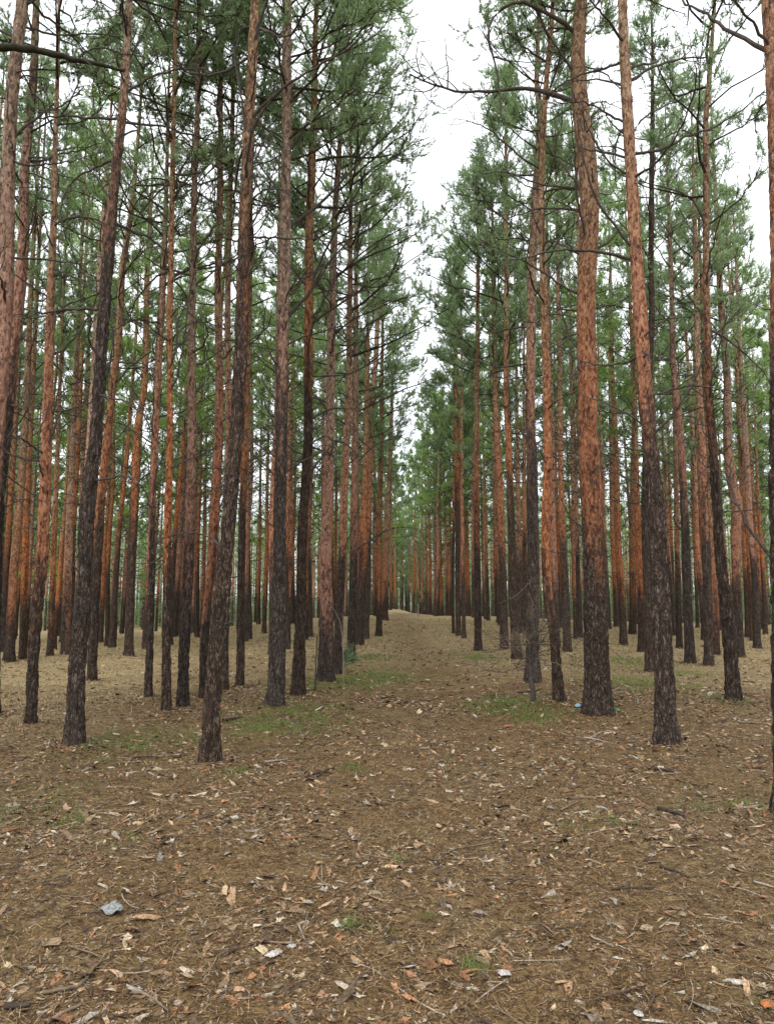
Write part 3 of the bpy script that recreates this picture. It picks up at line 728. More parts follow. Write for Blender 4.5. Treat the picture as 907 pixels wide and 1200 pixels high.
for _ in range(4000):
    if nf >= 68: break
    y = 45 + 45 * brng.random() ** 1.2; x = (brng.random() * 2 - 1) * (0.57 * y + 2)
    c = float(path_x(y)) + 0.6
    if (-2.2 < x - c < 2.8 and y < 60) or (y > 62 and -6 < x - c < -2.5) or not free(x, y, 1.7): continue
    if False: continue
    taken.append((x, y)); nf += 1
    tm, cm = FAR[int(brng.random() * len(FAR))]
    side = -1 if x < c else 1
    if side < 0: lab, grp = 'distant thin pine at the back of the left stand', 'distant pines left of the path'
    else: lab, grp = 'distant thin pine at the back of the right stand', 'distant pines right of the path'
    place(tm, cm, x, y, brng.random() * 6.28, 0.9 + 0.25 * brng.random(), lab, grp)
for px, y in [(479,80),(484,72),(489,76),(494,68),(499,62),(504,57),(509,53),(511,48),(517,52),(523,49),(528,53),(538,48),(545,54),(557,49),(458,74),(452,64),(446,55),(438,54),(514,60),(526,66),(549,50),(566,54),(580,56),(462,86),(441,50),(426,50)]:
    x = (px - 453.5) / F * y
    if not free(x, y, 0.5): continue
    taken.append((x, y)); tm, cm = FAR[int(brng.random() * len(FAR))]
    place(tm, cm, x, y, brng.random() * 6.28, 0.92 + 0.2 * brng.random(), 'distant orange trunked pine closing in at the end of the path', 'distant pines at the end of the path')
for x, y, s in [(0.4, 88, 1.1), (1.9, 91, 1.3), (-2.4, 87, 1.2), (4.4, 86, 1.2), (-0.6, 94, 1.3), (0.4, 86, 1.1), (4.4, 78, 1.0), (-5.5, 82, 1.15), (7.2, 85, 1.1), (2.6, 90, 1.25), (-2.6, 94, 1.3), (6.2, 92, 1.2)]:
    tm, cm = EDGE[int(brng.random() * len(EDGE))]
    place(tm, cm, x, y, brng.random() * 6.28, s, 'low bushy pine beyond the clearing at the end of the path', 'bushy pines beyond the clearing')

for x, y, s in [(-17, 38, .8), (-20.5, 41, .9), (-15, 46, .85), (-24, 47, 1.0), (-19, 52, 1.0), (-10, 55, .8), (17, 52, .8), (24, 55, .9), (11, 58, .8), (31, 60, 1.0), (-29, 58, 1.0)]:
    tm, cm = EDGE[int(brng.random() * len(EDGE))]
    place(tm, cm, x, y, brng.random() * 6.28, s, 'young bushy pine with low branches deep among the bare trunks', 'young pines in the understorey')

# the wood far behind, read as one mass
G = Geo(); wr = np.random.default_rng(61)
nW = 900
wy = 82 + 50 * wr.random(nW); wx = (wr.random(nW) * 2 - 1) * (0.62 * wy + 6); wz = height(wx, wy)
Hh = 13 + 5 * wr.random(nW)
near_lane = (np.abs(wx - path_x(wy) - 0.8) < 3.2) & (wy < 108)
Hh = np.where(near_lane, 8.5, Hh)
t = np.linspace(0, 1, 6)
P = np.stack([wx[:, None] + 0 * t, wy[:, None] + 0 * t, wz[:, None] + Hh[:, None] * t[None]], -1)
V, Fc = tubes(P, 0.15 * np.interp(t, [0, 1], [1, 0.15])[None] * np.ones((nW, 1)), 5)
zrel = (V[:, 2] - np.repeat(wz, 30)); G.add(V, Fc, 1, tint=0, upper=ss(3, 5, zrel), pale=ss(6, 10, zrel))
per_c = 130
ii = np.repeat(np.arange(nW), per_c); sfr = wr.random(len(ii)) ** 0.8
rr = 2.3 * np.interp(sfr, [0, .25, 1], [.8, 1, .2]) * np.sqrt(wr.random(len(ii))); aa = wr.random(len(ii)) * 6.283
low = np.where(wr.random(nW) < 0.5, 0.02, 0.35)[ii]
C = np.stack([wx[ii] + rr * np.cos(aa), wy[ii] + rr * np.sin(aa), wz[ii] + Hh[ii] * (low + (1.02 - low) * sfr)], -1)
n = len(C); D = norm(wr.normal(0, 1, C.shape) + np.array([0, 0, 0.5]))
per = 7
C2 = np.repeat(C, per, 0) + wr.normal(0, 0.16, (n * per, 3)); d2 = norm(np.repeat(D, per, 0) + wr.normal(0, 0.8, (n * per, 3)))
p2 = norm(np.cross(d2, wr.normal(0, 1, d2.shape))) * 0.03
V = np.stack([C2 - p2, C2 + p2, C2 + d2 * 0.28], 1).reshape(-1, 3)
G.add(V, np.arange(len(V)).reshape(-1, 3), 0, tint=np.repeat(np.repeat(0.5 * wr.random(nW)[ii] + 0.5 * wr.random(n), per), 3), upper=0, pale=0)
# undergrowth at the foot of that wood
nU = 38000
uy = 84 + 50 * wr.random(nU); ux = (wr.random(nU) * 2 - 1) * (0.62 * uy + 6)
uh = 1.5 + 5.0 * vnoise(ux / 5.0, uy / 5.0, 0.5, 66)
keep = (np.abs(ux - path_x(uy) + 0.5) > 2.2) | (uy > 100)
ux, uy, uh = ux[keep], uy[keep], uh[keep]; nU = len(ux)
C = np.stack([ux, uy, height(ux, uy) + uh * wr.random(nU) ** 0.8], -1)
C2 = np.repeat(C, 8, 0) + wr.normal(0, 0.18, (nU * 8, 3)); d2 = norm(wr.normal(0, 1, C2.shape) + np.array([0, 0, 0.4]))
p2 = norm(np.cross(d2, wr.normal(0, 1, d2.shape))) * 0.035
V = np.stack([C2 - p2, C2 + p2, C2 + d2 * 0.24], 1).reshape(-1, 3)
G.add(V, np.arange(len(V)).reshape(-1, 3), 0, tint=np.repeat(np.repeat(0.6 * vnoise(ux / 4, uy / 4, 2.5, 67) * 0.5 + 0.1 * wr.random(nU), 8), 3), upper=0, pale=0)
o = new_obj('far_woodland', G.mesh('far_woodland', [NEEDLE, BARK], smooth=False))
tag(o, 'mass of green woodland far behind the pine stand', 'woodland', kind='stuff')

# ------------------------------------------------------------------ ground
GREEN = [(345,842,45,1.0),(300,850,25,.6),(395,800,35,.7),(448,792,30,.7),(590,826,30,1.0),(628,838,22,1.0),(740,800,35,.8),(835,945,28,.9),(722,962,18,.7),
         (40,940,40,.6),(150,872,40,.6),(185,868,25,.7),(410,900,16,.6),(680,970,14,.5),(855,822,14,.7),(800,790,22,.5),(465,1008,8,.5),(150,985,10,.6),(90,962,14,.8),
         (410,1085,9,.7),(450,1088,9,.7),(555,1135,7,.7),(890,1180,14,.8),(500,1075,5,.3),(640,1010,10,.4),(275,905,12,.6),(735,775,25,.5),(560,770,20,.5),(430,770,18,.5)]
gpos = [(ground_at(x, y), px_size(r, ground_at(x, y)), k) for x, y, r, k in GREEN]

def green_amount(x, y):
    g = np.zeros(np.shape(x))
    for p, r, k in gpos:
        dd = ((x - p[0]) / r) ** 2 + ((y - p[1]) / (r * 1.6)) ** 2
        g = np.maximum(g, k * np.exp(-dd))
    return g

def straw_amount(x, y):
    dx = x - path_x(y)
    s = 0.8 * ss(9, 27, y + 1.5 * (vnoise(x / 3, y / 3, 0.5, 41) - 0.5) * 4)
    s = np.maximum(s, 0.75 * ss(-3, -6.0, x) * ss(6.5, 10, y))
    s = s + 0.25 * ss(1.6, 4, np.abs(dx)) * ss(9, 16, y) - 0.5 * np.exp(-(dx / 0.85) ** 2)
    s = np.maximum(s, 1.3 * ss(54, 64, y))
    return np.clip(s * (0.65 + 0.6 * vnoise(x / 1.4, y / 1.4, 0.5, 42)), 0, 1)

def mound(x, y):
    m = np.zeros(np.shape(x))
    for _, f in HAND:
        if f[1] > 24: continue
        m = np.maximum(m, 0.055 * np.exp(-((x - f[0]) ** 2 + (y - f[1]) ** 2) / 0.11))
    return m

xs = np.unique(np.concatenate([np.linspace(-260, -30, 24), np.linspace(-30, -7, 70), np.linspace(-7, 8, 260), np.linspace(8, 32, 70), np.linspace(32, 260, 24)]))
ys = np.unique(np.concatenate([np.linspace(-60, -2, 20), np.linspace(-2, 1.4, 24), np.linspace(1.4, 9, 210), np.linspace(9, 24, 170), np.linspace(24, 60, 110), np.linspace(60, 420, 60)]))
XX, YY = np.meshgrid(xs, ys)
ZZ = height(XX, YY)
micro = ss(30, 8, YY) * ss(-3, 1, YY)
ZZ = ZZ + micro * (0.02 * (vnoise(XX / 0.22, YY / 0.22, 0.5, 51) - 0.5) + 0.012 * (vnoise(XX / 0.08, YY / 0.08, 0.5, 52) - 0.5))
ZZ = ZZ + mound(XX, YY)
nx, ny = len(xs), len(ys)
Vg = np.stack([XX, YY, ZZ], -1).reshape(-1, 3)
gi = np.arange((ny - 1) * (nx - 1)); r_ = gi // (nx - 1); c_ = gi % (nx - 1); b_ = r_ * nx + c_
Fg = np.stack([b_, b_ + 1, b_ + nx + 1, b_ + nx], -1)
st_ = straw_amount(Vg[:, 0], Vg[:, 1]); gr_ = green_amount(Vg[:, 0], Vg[:, 1])
ctr = Vg[Fg].mean(1)
halfw = 0.95 + 0.35 * (vnoise(ctr[:, 1] / 1.5, 0.3, 0.5, 55) - 0.5)
onp = (np.abs(ctr[:, 0] - path_x(ctr[:, 1])) < halfw) & (ctr[:, 1] > 0.5) & (ctr[:, 1] < 75)
for name, sel in (('ground', ~onp), ('path', onp)):
    fs = Fg[sel]; u, inv = np.unique(fs, return_inverse=True)
    G = Geo(); G.add(Vg[u], inv.reshape(fs.shape), 0, straw=st_[u], green=gr_[u])
    tag(new_obj(name, G.mesh(name, [GROUND])), kind='structure')

def gz(x, y):
    m = ss(30, 8, y) * ss(-3, 1, y)
    return height(x, y) + mound(x, y) + m * (0.02 * (vnoise(x / 0.22, y / 0.22, 0.5, 51) - 0.5) + 0.012 * (vnoise(x / 0.08, y / 0.08, 0.5, 52) - 0.5))

# ------------------------------------------------------------------ litter: flakes of bark and dead leaves, fallen needles, grass
lr = np.random.default_rng(71)
def scatter(n, y0, y1, power=1.0, margin=1.0):
    y = y0 + (y1 - y0) * lr.random(n) ** power
    x = (lr.random(n) * 2 - 1) * (0.56 * y + margin)
    return x, y

PALETTE = np.array([(0.31,0.205,0.120),(0.42,0.295,0.185),(0.27,0.135,0.065),(0.38,0.33,0.26),(0.38,0.35,0.29),(0.20,0.14,0.085),(0.28,0.175,0.10),(0.10,0.065,0.04),(0.42,0.34,0.22),(0.34,0.18,0.09)])
PW = np.array([.15,.12,.10,.10,.06,.14,.06,.20,.05,.02])
def flakes(G, x, y, size, long, rng, tone=None, lift=0.003, tilt=0.20):
    n = len(x); k = 9
    a = np.arange(k) / k * 2 * np.pi
    rad = 0.45 + 0.8 * rng.random((n, k)) ** 1.2
    rad[:, ::2] *= 0.75
    lx = np.cos(a)[None] * rad * size[:, None] * long[:, None]; ly = np.sin(a)[None] * rad * size[:, None] / np.sqrt(long)[:, None]
    bend = rng.normal(0, 0.35, n)[:, None]; tw = rng.normal(0, 0.3, n)[:, None]
    sz = size[:, None]
    lz = bend * (ly ** 2) / sz * 1.2 + tw * lx * ly / sz * 0.6 + rng.normal(0, 0.05, (n, k)) * sz
    th = rng.random(n)[:, None] * 6.283
    tx, ty = rng.normal(0, tilt, (2, n, 1))
    X = np.cos(th) * lx - np.sin(th) * ly; Yv = np.sin(th) * lx + np.cos(th) * ly
    Z = lz + tx * X + ty * Yv
    Z = Z - Z.min(1, keepdims=True) * 0.45
    bz = gz(x, y)[:, None] + lift
    V = np.stack([x[:, None] + X, y[:, None] + Yv, bz + Z], -1)
    Cn = np.stack([x, y, (bz + Z).mean(1) - 0.0], -1)[:, None]
    V = np.concatenate([V, Cn], 1)
    b = np.arange(n)[:, None] * (k + 1); j = np.arange(k)[None]
    Fc = np.stack([b + j, b + (j + 1) % k, np.broadcast_to(b + k, (n, k))], -1).reshape(-1, 3)
    if tone is None:
        tone = PALETTE[rng.choice(len(PALETTE), n, p=PW / PW.sum())] * (0.55 + 0.85 * rng.random((n, 1)))
    T = np.concatenate([tone, np.ones((n, 1))], 1)
    G.add(V.reshape(-1, 3), Fc, 0, tone=np.repeat(T, k + 1, 0))

G = Geo()
for n, y0, y1, pw, s0, s1 in ((42000, 1.6, 6, 0.9, 0.0025, 0.011), (9000, 1.6, 6, 0.9, 0.010, 0.028), (1300, 1.6, 6, 0.9, 0.024, 0.046), (45000, 5, 13, 0.9, 0.005, 0.018), (16000, 5, 13, 0.9, 0.016, 0.042), (56000, 11, 42, 0.8, 0.016, 0.06)):
    x, y = scatter(n, y0, y1, pw)
    keep = vnoise(x / 0.8, y / 0.8, 0.5, 81) * 0.55 + vnoise(x / 0.22, y / 0.22, 0.5, 82) * 0.45 > 0.30 + 0.36 * lr.random(n)
    x, y = x[keep], y[keep]
    flakes(G, x, y, s0 + (s1 - s0) * lr.random(len(x)) ** 1.6, 1 + 1.8 * lr.random(len(x)) ** 1.5, lr)
fx, fy = [], []
for _, f in HAND:
    if f[1] > 20: continue
    m = 170; a_ = lr.random(m) * 6.283; r2 = 0.16 + np.abs(lr.normal(0, 0.2, m))
    fx.append(f[0] + r2 * np.cos(a_)); fy.append(f[1] + r2 * np.sin(a_))
fx, fy = np.concatenate(fx), np.concatenate(fy)
tf = np.array([(0.16, 0.085, 0.045), (0.30, 0.17, 0.10), (0.08, 0.05, 0.032), (0.34, 0.27, 0.18)])[lr.choice(4, len(fx))]
flakes(G, fx, fy, 0.008 + 0.022 * lr.random(len(fx)) ** 2, 1 + 1.8 * lr.random(len(fx)), lr, tone=tf, tilt=0.3)
o = new_obj('leaf_litter', G.mesh('leaf_litter', [FLAKE], smooth=False, color=('tone',)))
tag(o, 'scattered fallen bark flakes and dead leaves over the forest floor', 'leaf litter', kind='stuff')

def blades(x, y, L, w, rng, up, arc, tint):
    """thin blades: 3-point strips; up = rise angle"""
    n = len(x); th = rng.random(n) * 6.283
    d = np.stack([np.cos(th), np.sin(th), 0 * th], -1); sd = np.stack([-np.sin(th), np.cos(th), 0 * th], -1) * (w * 0.5)[:, None]
    z = gz(x, y); P0 = np.stack([x, y, z + 0.004], -1)
    e0 = up; e1 = up - arc
    P1 = P0 + (d * np.cos(e0)[:, None] + np.array([0, 0, 1]) * np.sin(e0)[:, None]) * (L * 0.5)[:, None]
    P2 = P1 + (d * np.cos(e1)[:, None] + np.array([0, 0, 1]) * np.sin(e1)[:, None]) * (L * 0.5)[:, None]
    V = np.stack([P0 - sd, P0 + sd, P1 - sd * .8, P1 + sd * .8, P2], 1)
    b = np.arange(n)[:, None] * 5
    return V.reshape(-1, 3), np.concatenate([b + np.array([[0, 1, 3]]), b + np.array([[0, 3, 2]]), b + np.array([[2, 3, 4]])], 0), np.repeat(tint, 5)

# fallen needles
x, y = scatter(260000, 1.5, 14, 1.0)
n = len(x)
V, Fc, T = blades(x, y, 0.035 + 0.05 * lr.random(n), 0.0016 + 0.0010 * lr.random(n) + 0.00022 * y, lr, np.abs(lr.normal(0.05, 0.16, n)), lr.normal(0.15, 0.25, n), lr.random(n))
G = Geo()
tones = np.array([(0.035, 0.021, 0.011), (0.14, 0.082, 0.037), (0.27, 0.17, 0.08), (0.42, 0.315, 0.17)])[lr.choice(4, n, p=[.32, .35, .22, .11])]
G.add(V, Fc, 0, tone=np.repeat(np.concatenate([tones, np.ones((n, 1))], 1), 5, 0))
o = new_obj('fallen_needles', G.mesh('fallen_needles', [FLAKE], smooth=False, color=('tone',)))
tag(o, 'brown fallen pine needles matted on the forest floor', 'pine needles', kind='stuff')

# small twigs strewn about
x, y = scatter(1500, 1.6, 16, 1.0)
n = len(x); th = lr.random(n) * 6.283; L = 0.06 + 0.22 * lr.random(n) ** 2
t = np.linspace(-.5, .5, 5)[None]
ca = 0.25 * lr.normal(0, 1, (n, 1))
X = x[:, None] + np.cos(th)[:, None] * t * L[:, None] - np.sin(th)[:, None] * ca * L[:, None] * (t * t) ; Yv = y[:, None] + np.sin(th)[:, None] * t * L[:, None] + np.cos(th)[:, None] * ca * L[:, None] * (t * t)
P = np.stack([X, Yv, gz(X, Yv) + 0.008 + 0.03 * lr.random((n, 1)) * (t + 0.5) * L[:, None] * 3], -1)
G = Geo(); V, Fc = tubes(P, (0.002 + 0.004 * lr.random(n))[:, None] * np.linspace(1, .5, 5)[None], 4)
tw = np.array([(0.10, 0.07, 0.05), (0.2, 0.145, 0.10), (0.34, 0.28, 0.21)])[lr.choice(3, n, p=[.45, .35, .2])]
G.add(V, Fc, 0, tone=np.repeat(np.concatenate([tw, np.ones((n, 1))], 1), 20, 0))
o = new_obj('twig_litter', G.mesh('twig_litter', [FLAKE], color=('tone',)))
tag(o, 'small broken twigs strewn over the forest floor', 'twigs', kind='stuff')

# green grass in its patches
G = Geo()
xs_, ys_ = [], []
for p, r, k in gpos:
    m = int(2000 * k * min(r * r * 8, 3.2)) + 45
    xs_.append(p[0] + lr.normal(0, r * 1.0, m)); ys_.append(p[1] + lr.normal(0, r * 1.5, m))
x, y = np.concatenate(xs_), np.concatenate(ys_)
ok = (y > 1.5) & (vnoise(x / 0.18, y / 0.18, 0.5, 91) > 0.42)
x, y = x[ok], y[ok]; n = len(x)
V, Fc, T = blades(x, y, 0.03 + 0.05 * lr.random(n), 0.0025 + 0.0006 * y * 0.5, lr, 0.5 + 0.7 * lr.random(n), lr.normal(0.7, 0.4, n), lr.random(n))
G.add(V, Fc, 0, tint=T)
o = new_obj('grass', G.mesh('grass', [GRASSM], smooth=False)); tag(o, 'thin patches of short green grass among the litter', 'grass', kind='stuff')

# dry straw coloured grass farther off and at the left
x, y = scatter(130000, 7, 42, 0.75, 0.5)
ok = lr.random(len(x)) < straw_amount(x, y) * (0.25 + 0.9 * vnoise(x / 0.7, y / 0.7, 0.5, 95)) * np.where(np.abs(x - path_x(y)) < 1.0, 0.35, 1)
x, y = x[ok], y[ok]; n = len(x)
V, Fc, T = blades(x, y, 0.06 + 0.12 * lr.random(n), 0.003 + 0.0006 * y, lr, 0.15 + 0.9 * lr.random(n) ** 1.6, lr.normal(0.6, 0.35, n), np.clip(0.75 * vnoise(x / 0.5, y / 0.5, 0.5, 97) + 0.4 * lr.random(n), 0, 1))
G = Geo(); G.add(V, Fc, 0, tint=T)
o = new_obj('dry_grass', G.mesh('dry_grass', [DRYGRASS], smooth=False)); tag(o, 'flattened straw coloured dry grass between the trunks', 'dry grass', kind='stuff')

# ------------------------------------------------------------------ sticks, bark pieces and scraps one can point at
def stick(label, parts, w, mat, group='sticks lying on the forest floor', lift=0.0):
    rng = np.random.default_rng(abs(hash(label)) % 1000 if False else len(label) * 13)
    p0 = ground_at(*parts[0][0])
    root = None
    G = Geo()
    for q, pp in enumerate(parts):
        Q = np.array([ground_at(a, b) for a, b in pp])
        r0 = px_size(w, Q[0]) * 0.5 * (1 if q == 0 else 0.7)
        Q[:, 2] = gz(Q[:, 0], Q[:, 1]) + r0 * 0.8 + lift * np.linspace(0, 1, len(Q)) + 0.004
        Q = Q - p0
        g = branch_geo(Q, r0, rng, 0, r1=r0 * 0.55)
        for V, (s0, M) in zip([np.concatenate(g.V)], [(0, 0)]):
            L = np.concatenate(g.L)
        # copy quads and cap
        base = G.nv
        for V, Lp, S in zip(g.V, g.L, g.S):
            k = len(Lp) // len(S)
            G.V.append(V); G.L.append(Lp + base); G.S.append(G.nl + np.arange(len(S)) * k); G.M.append(np.zeros(len(S))); G.nl += len(Lp); G.nv += len(V)
    o = new_obj('fallen_branch', G.mesh('fallen_branch', [mat])); o.location = Vector(p0)
    tag(o, label, 'stick', group)

stick('pale bent stick in the bottom left corner pointing up at its right end', [[(50,1166),(75,1162),(96,1155),(109,1138),(124,1120)]], 5, STICK)
stick('thick broken stick cut by the bottom edge at lower left', [[(54,1203),(74,1190),(94,1180)]], 6, STICK)
stick('forked brown twig near the bottom left corner', [[(155,1165),(168,1166),(179,1171),(198,1186)], [(176,1170),(187,1162),(198,1150)]], 3.6, STICK)
stick('short stubby log piece at the far bottom left corner', [[(6,1181),(20,1181),(36,1180)]], 8, STICKD)
stick('long thin twig slanting up to the right on the path', [[(517,1002),(540,995),(560,993),(579,987)]], 2.6, STICK)
stick('pale three pronged twig on the near path', [[(350,1085),(354,1094),(357,1103)], [(354,1094),(358,1084),(361,1070)], [(352,1089),(348,1082)]], 2.2, PALE)
stick('straight dark twig lying level at right of the path', [[(716,1042),(740,1041),(767,1042)]], 2.6, STICKD)
stick('dark curved stick beside a brown bark slab on the right', [[(773,1017),(790,1022),(807,1031)]], 3.5, STICKD)
stick('pale straight stick at the right edge of view', [[(883,1035),(896,1038),(912,1042)]], 3, PALE)
stick('dark lumpy rotten stick on the right near the nearest trunk', [[(771,949),(785,953),(801,959)]], 6, STICKD)
stick('short tan stick right of the path, pointing to the thickest pine', [[(657,951),(667,946),(677,941)]], 3, STICK)
stick('small pale stick in the lower right litter', [[(695,1101),(706,1105),(719,1112)]], 2.5, PALE)
stick('pale grey stick on bare litter right of the nearest left pine', [[(310,895),(324,894),(338,891)]], 3, PALE)
stick('dark thin stick lying across the far path', [[(446,819),(460,818),(476,819)]], 2, STICKD)
stick('pale thin log left of the nearest right trunk, on grassy ground', [[(864,848),(880,848),(900,850)]], 2.4, STICK)
stick('tangled tan stick in front of the thickest pine', [[(684,866),(698,868),(713,872)], [(690,867),(702,859),(716,858)]], 3, PALE)
stick('dark stick before the foot of the near leaning grey pine', [[(766,902),(776,903),(789,907)]], 4, STICKD)
stick('thin dark stick at the foot of the twig wrapped pine', [[(606,812),(620,812),(634,808)]], 2.2, STICKD)
stick('dark stick left of the path near the stout left row pine', [[(262,846),(272,844),(284,842)]], 4, STICKD)
stick('broken dark branch heap in the middle of the near left path edge', [[(366,909),(378,905),(390,907)], [(372,910),(384,902),(392,900)]], 3, STICKD)
stick('tan stick lying left in dry grass before the leaning dark pine', [[(155,890),(170,888),(186,889)]], 2.5, STICKD)
stick('thin stick at the foot of the red barked pine with the bush, leaning on it', [[(369,810),(371,800)]], 2.5, STICKD, lift=0.9)

def flake_piece(name, label, cat, px, py, wpx, long, rot, tone, thick=0.004, dome=0.3, mat=None, group=None, seed=0):
    """a single curled sheet with thickness, lying on the ground"""
    rng = np.random.default_rng(500 + seed)
    p = ground_at(px, py); size = px_size(wpx, p) * 0.5
    nr, k = 5, 20
    a = np.arange(k) / k * 2 * np.pi
    out = 0.8 + 0.35 * (vnoise(np.cos(a) * 1.6 + seed, np.sin(a) * 1.6, seed * 2.7, 99) - 0.4) + rng.normal(0, 0.05, k)
    V = [(0, 0)]
    for r in range(1, nr + 1):
        for j in range(k): V.append((math.cos(a[j]) * out[j] * r / nr, math.sin(a[j]) * out[j] * r / nr))
    V = np.array(V); X = V[:, 0] * size; Yv = V[:, 1] * size / long
    Z = dome * size * (1 - (V ** 2).sum(1)) * 0.6 + (0.5 if mat else 0.15) * size * (vnoise(V[:, 0] * 3.2 + seed, V[:, 1] * 3.2, 0.5, 98) - 0.5)
    c, s = math.cos(rot), math.sin(rot)
    W = np.stack([c * X - s * Yv, s * X + c * Yv, Z], -1)
    W[:, 2] -= W[:, 2].min() - 0.012
    n = len(W)
    tri = [[0, 1 + j, 1 + (j + 1) % k] for j in range(k)]; quad = []
    for r in range(nr - 1):
        for j in range(k): quad.append([1 + r * k + j, 1 + (r + 1) * k + j, 1 + (r + 1) * k + (j + 1) % k, 1 + r * k + (j + 1) % k])
    Wb = W - np.array([0, 0, thick])
    rim = [[1 + (nr - 1) * k + j, n + 1 + (nr - 1) * k + j, n + 1 + (nr - 1) * k + (j + 1) % k, 1 + (nr - 1) * k + (j + 1) % k] for j in range(k)]
    allV = np.concatenate([W, Wb])
    G = Geo()
    T = np.broadcast_to(np.array([*tone, 1.0]), (2 * n, 4))
    tri = np.array(tri); quad = np.array(quad)
    G.add(allV, np.concatenate([tri, tri[:, ::-1] + n]), 0, tone=T)
    G.L.append(np.concatenate([quad, quad[:, ::-1] + n, np.array(rim)]).ravel()); m = 2 * len(quad) + len(rim)
    G.S.append(G.nl + np.arange(m) * 4); G.nl += m * 4; G.M.append(np.zeros(m))
    o = new_obj(name, G.mesh(name, [mat or FLAKE], color=('tone',))); o.location = (p[0], p[1], float(gz(p[0], p[1])))
    tag(o, label, cat, group)

PLASTIC = flake_material('plastic_film', 0.35)
flake_piece('plastic_scrap', 'pale blue grey crumpled scrap alone in the lower left litter', 'litter scrap', 131, 1070, 32, 1.3, 0.1, (0.23, 0.255, 0.255), dome=0.55, mat=PLASTIC, seed=1)
flake_piece('plastic_wrapper', 'light blue plastic wrapper left of the foot of the thickest pine', 'wrapper', 677, 830, 12, 1.6, 0.3, (0.22, 0.36, 0.44), dome=0.8, mat=PLASTIC, seed=2)
flake_piece('plastic_scrap', 'small green scrap right of the foot of the thickest pine', 'litter scrap', 723, 836, 10, 1.5, -0.2, (0.05, 0.24, 0.09), dome=0.8, mat=PLASTIC, seed=3)
BK = 'bark pieces lying on the forest floor'
for q, (lab, px, py, w, lg, rot, tone) in enumerate([
    ('bright orange bark piece cut by the bottom right corner', 899, 1180, 26, 1.4, 0.9, (0.42, 0.15, 0.06)),
    ('dark brown bark slab leaning beside a curved stick on the right', 762, 1011, 22, 2.2, 0.1, (0.07, 0.035, 0.022)),
    ('long pale bark strip in the lower middle slanting down to the right', 402, 1161, 36, 3.4, -0.75, (0.42, 0.34, 0.26)),
    ('greyish white bark piece left of the long pale strip', 321, 1122, 27, 2.0, 0.7, (0.46, 0.43, 0.40)),
    ('small white bark piece above the greyish white one', 342, 1112, 15, 1.6, 0.4, (0.48, 0.47, 0.45)),
    ('orange tan leaf at the bottom left of the path centre', 522, 1131, 22, 1.7, -0.4, (0.42, 0.22, 0.12)),
    ('narrow orange bark curl at the bottom middle', 479, 1175, 26, 3.2, -0.7, (0.40, 0.20, 0.10)),
    ('pale grey flake pointing right near the bottom right', 863, 1156, 34, 3.0, -0.35, (0.44, 0.41, 0.37)),
    ('square whitish flake at the bottom right edge of the picture', 748, 1192, 14, 0.9, 0.2, (0.48, 0.46, 0.43)),
    ('narrow tan bark strip right of the pale blue grey scrap', 169, 1079, 44, 4.5, 0.12, (0.34, 0.22, 0.13)),
    ('brick red bark chip at the right of the near path', 895, 1052 - 0, 14, 1.6, 0.3, (0.32, 0.12, 0.07)),
    ('reddish bark chip before the grass right of the path', 597, 852, 16, 1.8, 0.1, (0.34, 0.13, 0.07)),
    ('pink tan flat leaf in the bottom left litter', 280, 1163, 20, 1.6, -0.4, (0.44, 0.27, 0.18)),
    ('grey curled flake below the right of the path centre', 590, 1143, 24, 1.5, -0.5, (0.42, 0.40, 0.37)),
    ]):
    flake_piece('bark_flake', lab, 'bark piece', px, py, w, lg, rot, tone, group=BK, seed=10 + q, dome=0.35)

# dead shrub tangled round the dark pine right of the path
sr = np.random.default_rng(88)
b0 = ground_at(625, 824)
root = empty('dead_shrub', b0)
tag(root, 'tangle of bare grey dead twigs on a short broken stump, right of the path', 'dead shrub')
g = branch_geo(np.array([(0, 0, -0.05), (-0.01, 0.01, 0.25), (-0.03, 0.03, 0.5), (-0.02, 0.06, 0.9)]), 0.05, sr, 0, r1=0.03)
new_obj('stem', g.mesh('stem', [DEAD]), root)
for q in range(26):
    z = 0.45 + 0.9 * sr.random(); az = sr.random() * 6.283
    st = np.array([-0.02, 0.05, z])
    L = 0.5 + 0.7 * sr.random()
    Q = arch(st[None], np.array([az]), np.array([L]), np.array([sr.normal(0.35, 0.5)]), np.array([sr.normal(-0.3, 0.7)]), 7, sr, 0.18)[0]
    g = branch_geo(Q, 0.009, sr, 9, tl=0.55)
    new_obj('branch', g.mesh('branch', [DEAD if q % 3 else STICK]), root)

# green bush and bare twig at the foot of the red barked pine
def bush(label, px, py, hgt, rad, seed, n=26):
    rng = np.random.default_rng(seed); p = ground_at(px, py)
    root = empty('green_bush', p); tag(root, label, 'bush')
    az = rng.random(n) * 6.283; L = hgt * (0.6 + 0.6 * rng.random(n))
    P = arch(np.zeros((n, 3)) + np.array([0, 0, 0.0]), az, L, np.full(n, math.atan2(hgt, rad)) + rng.normal(0, 0.25, n), rng.normal(-0.3, 0.4, n), 7, rng, 0.1)
    G = Geo(); V, Fc = tubes(P, np.full((n, 7), 0.005), 4); G.add(V, Fc, 0)
    new_obj('stem', G.mesh('stem', [DEAD]), root)
    G = Geo()
    i2 = np.repeat(np.arange(n), 14); c, d = lerp_on(P, i2, 0.35 + 0.65 * rng.random(len(i2)))
    c = c + rng.normal(0, 0.05, c.shape); c[:, 2] = np.maximum(c[:, 2], 0.02)
    needles(G, c, d, rng, 9, 0.06, 0.008, rng.random(len(c)) * 0.5, 0)
    new_obj('foliage', G.mesh('foliage', [NEEDLE], smooth=False), root)
bush('small dark green bush against the foot of the red barked pine', 393, 786, 0.75, 0.30, 5, 34)
bush('low green tuft round the mossy foot of the left row pine', 413, 775, 0.18, 0.25, 6, 18)
p = ground_at(390, 800); rng = np.random.default_rng(9)
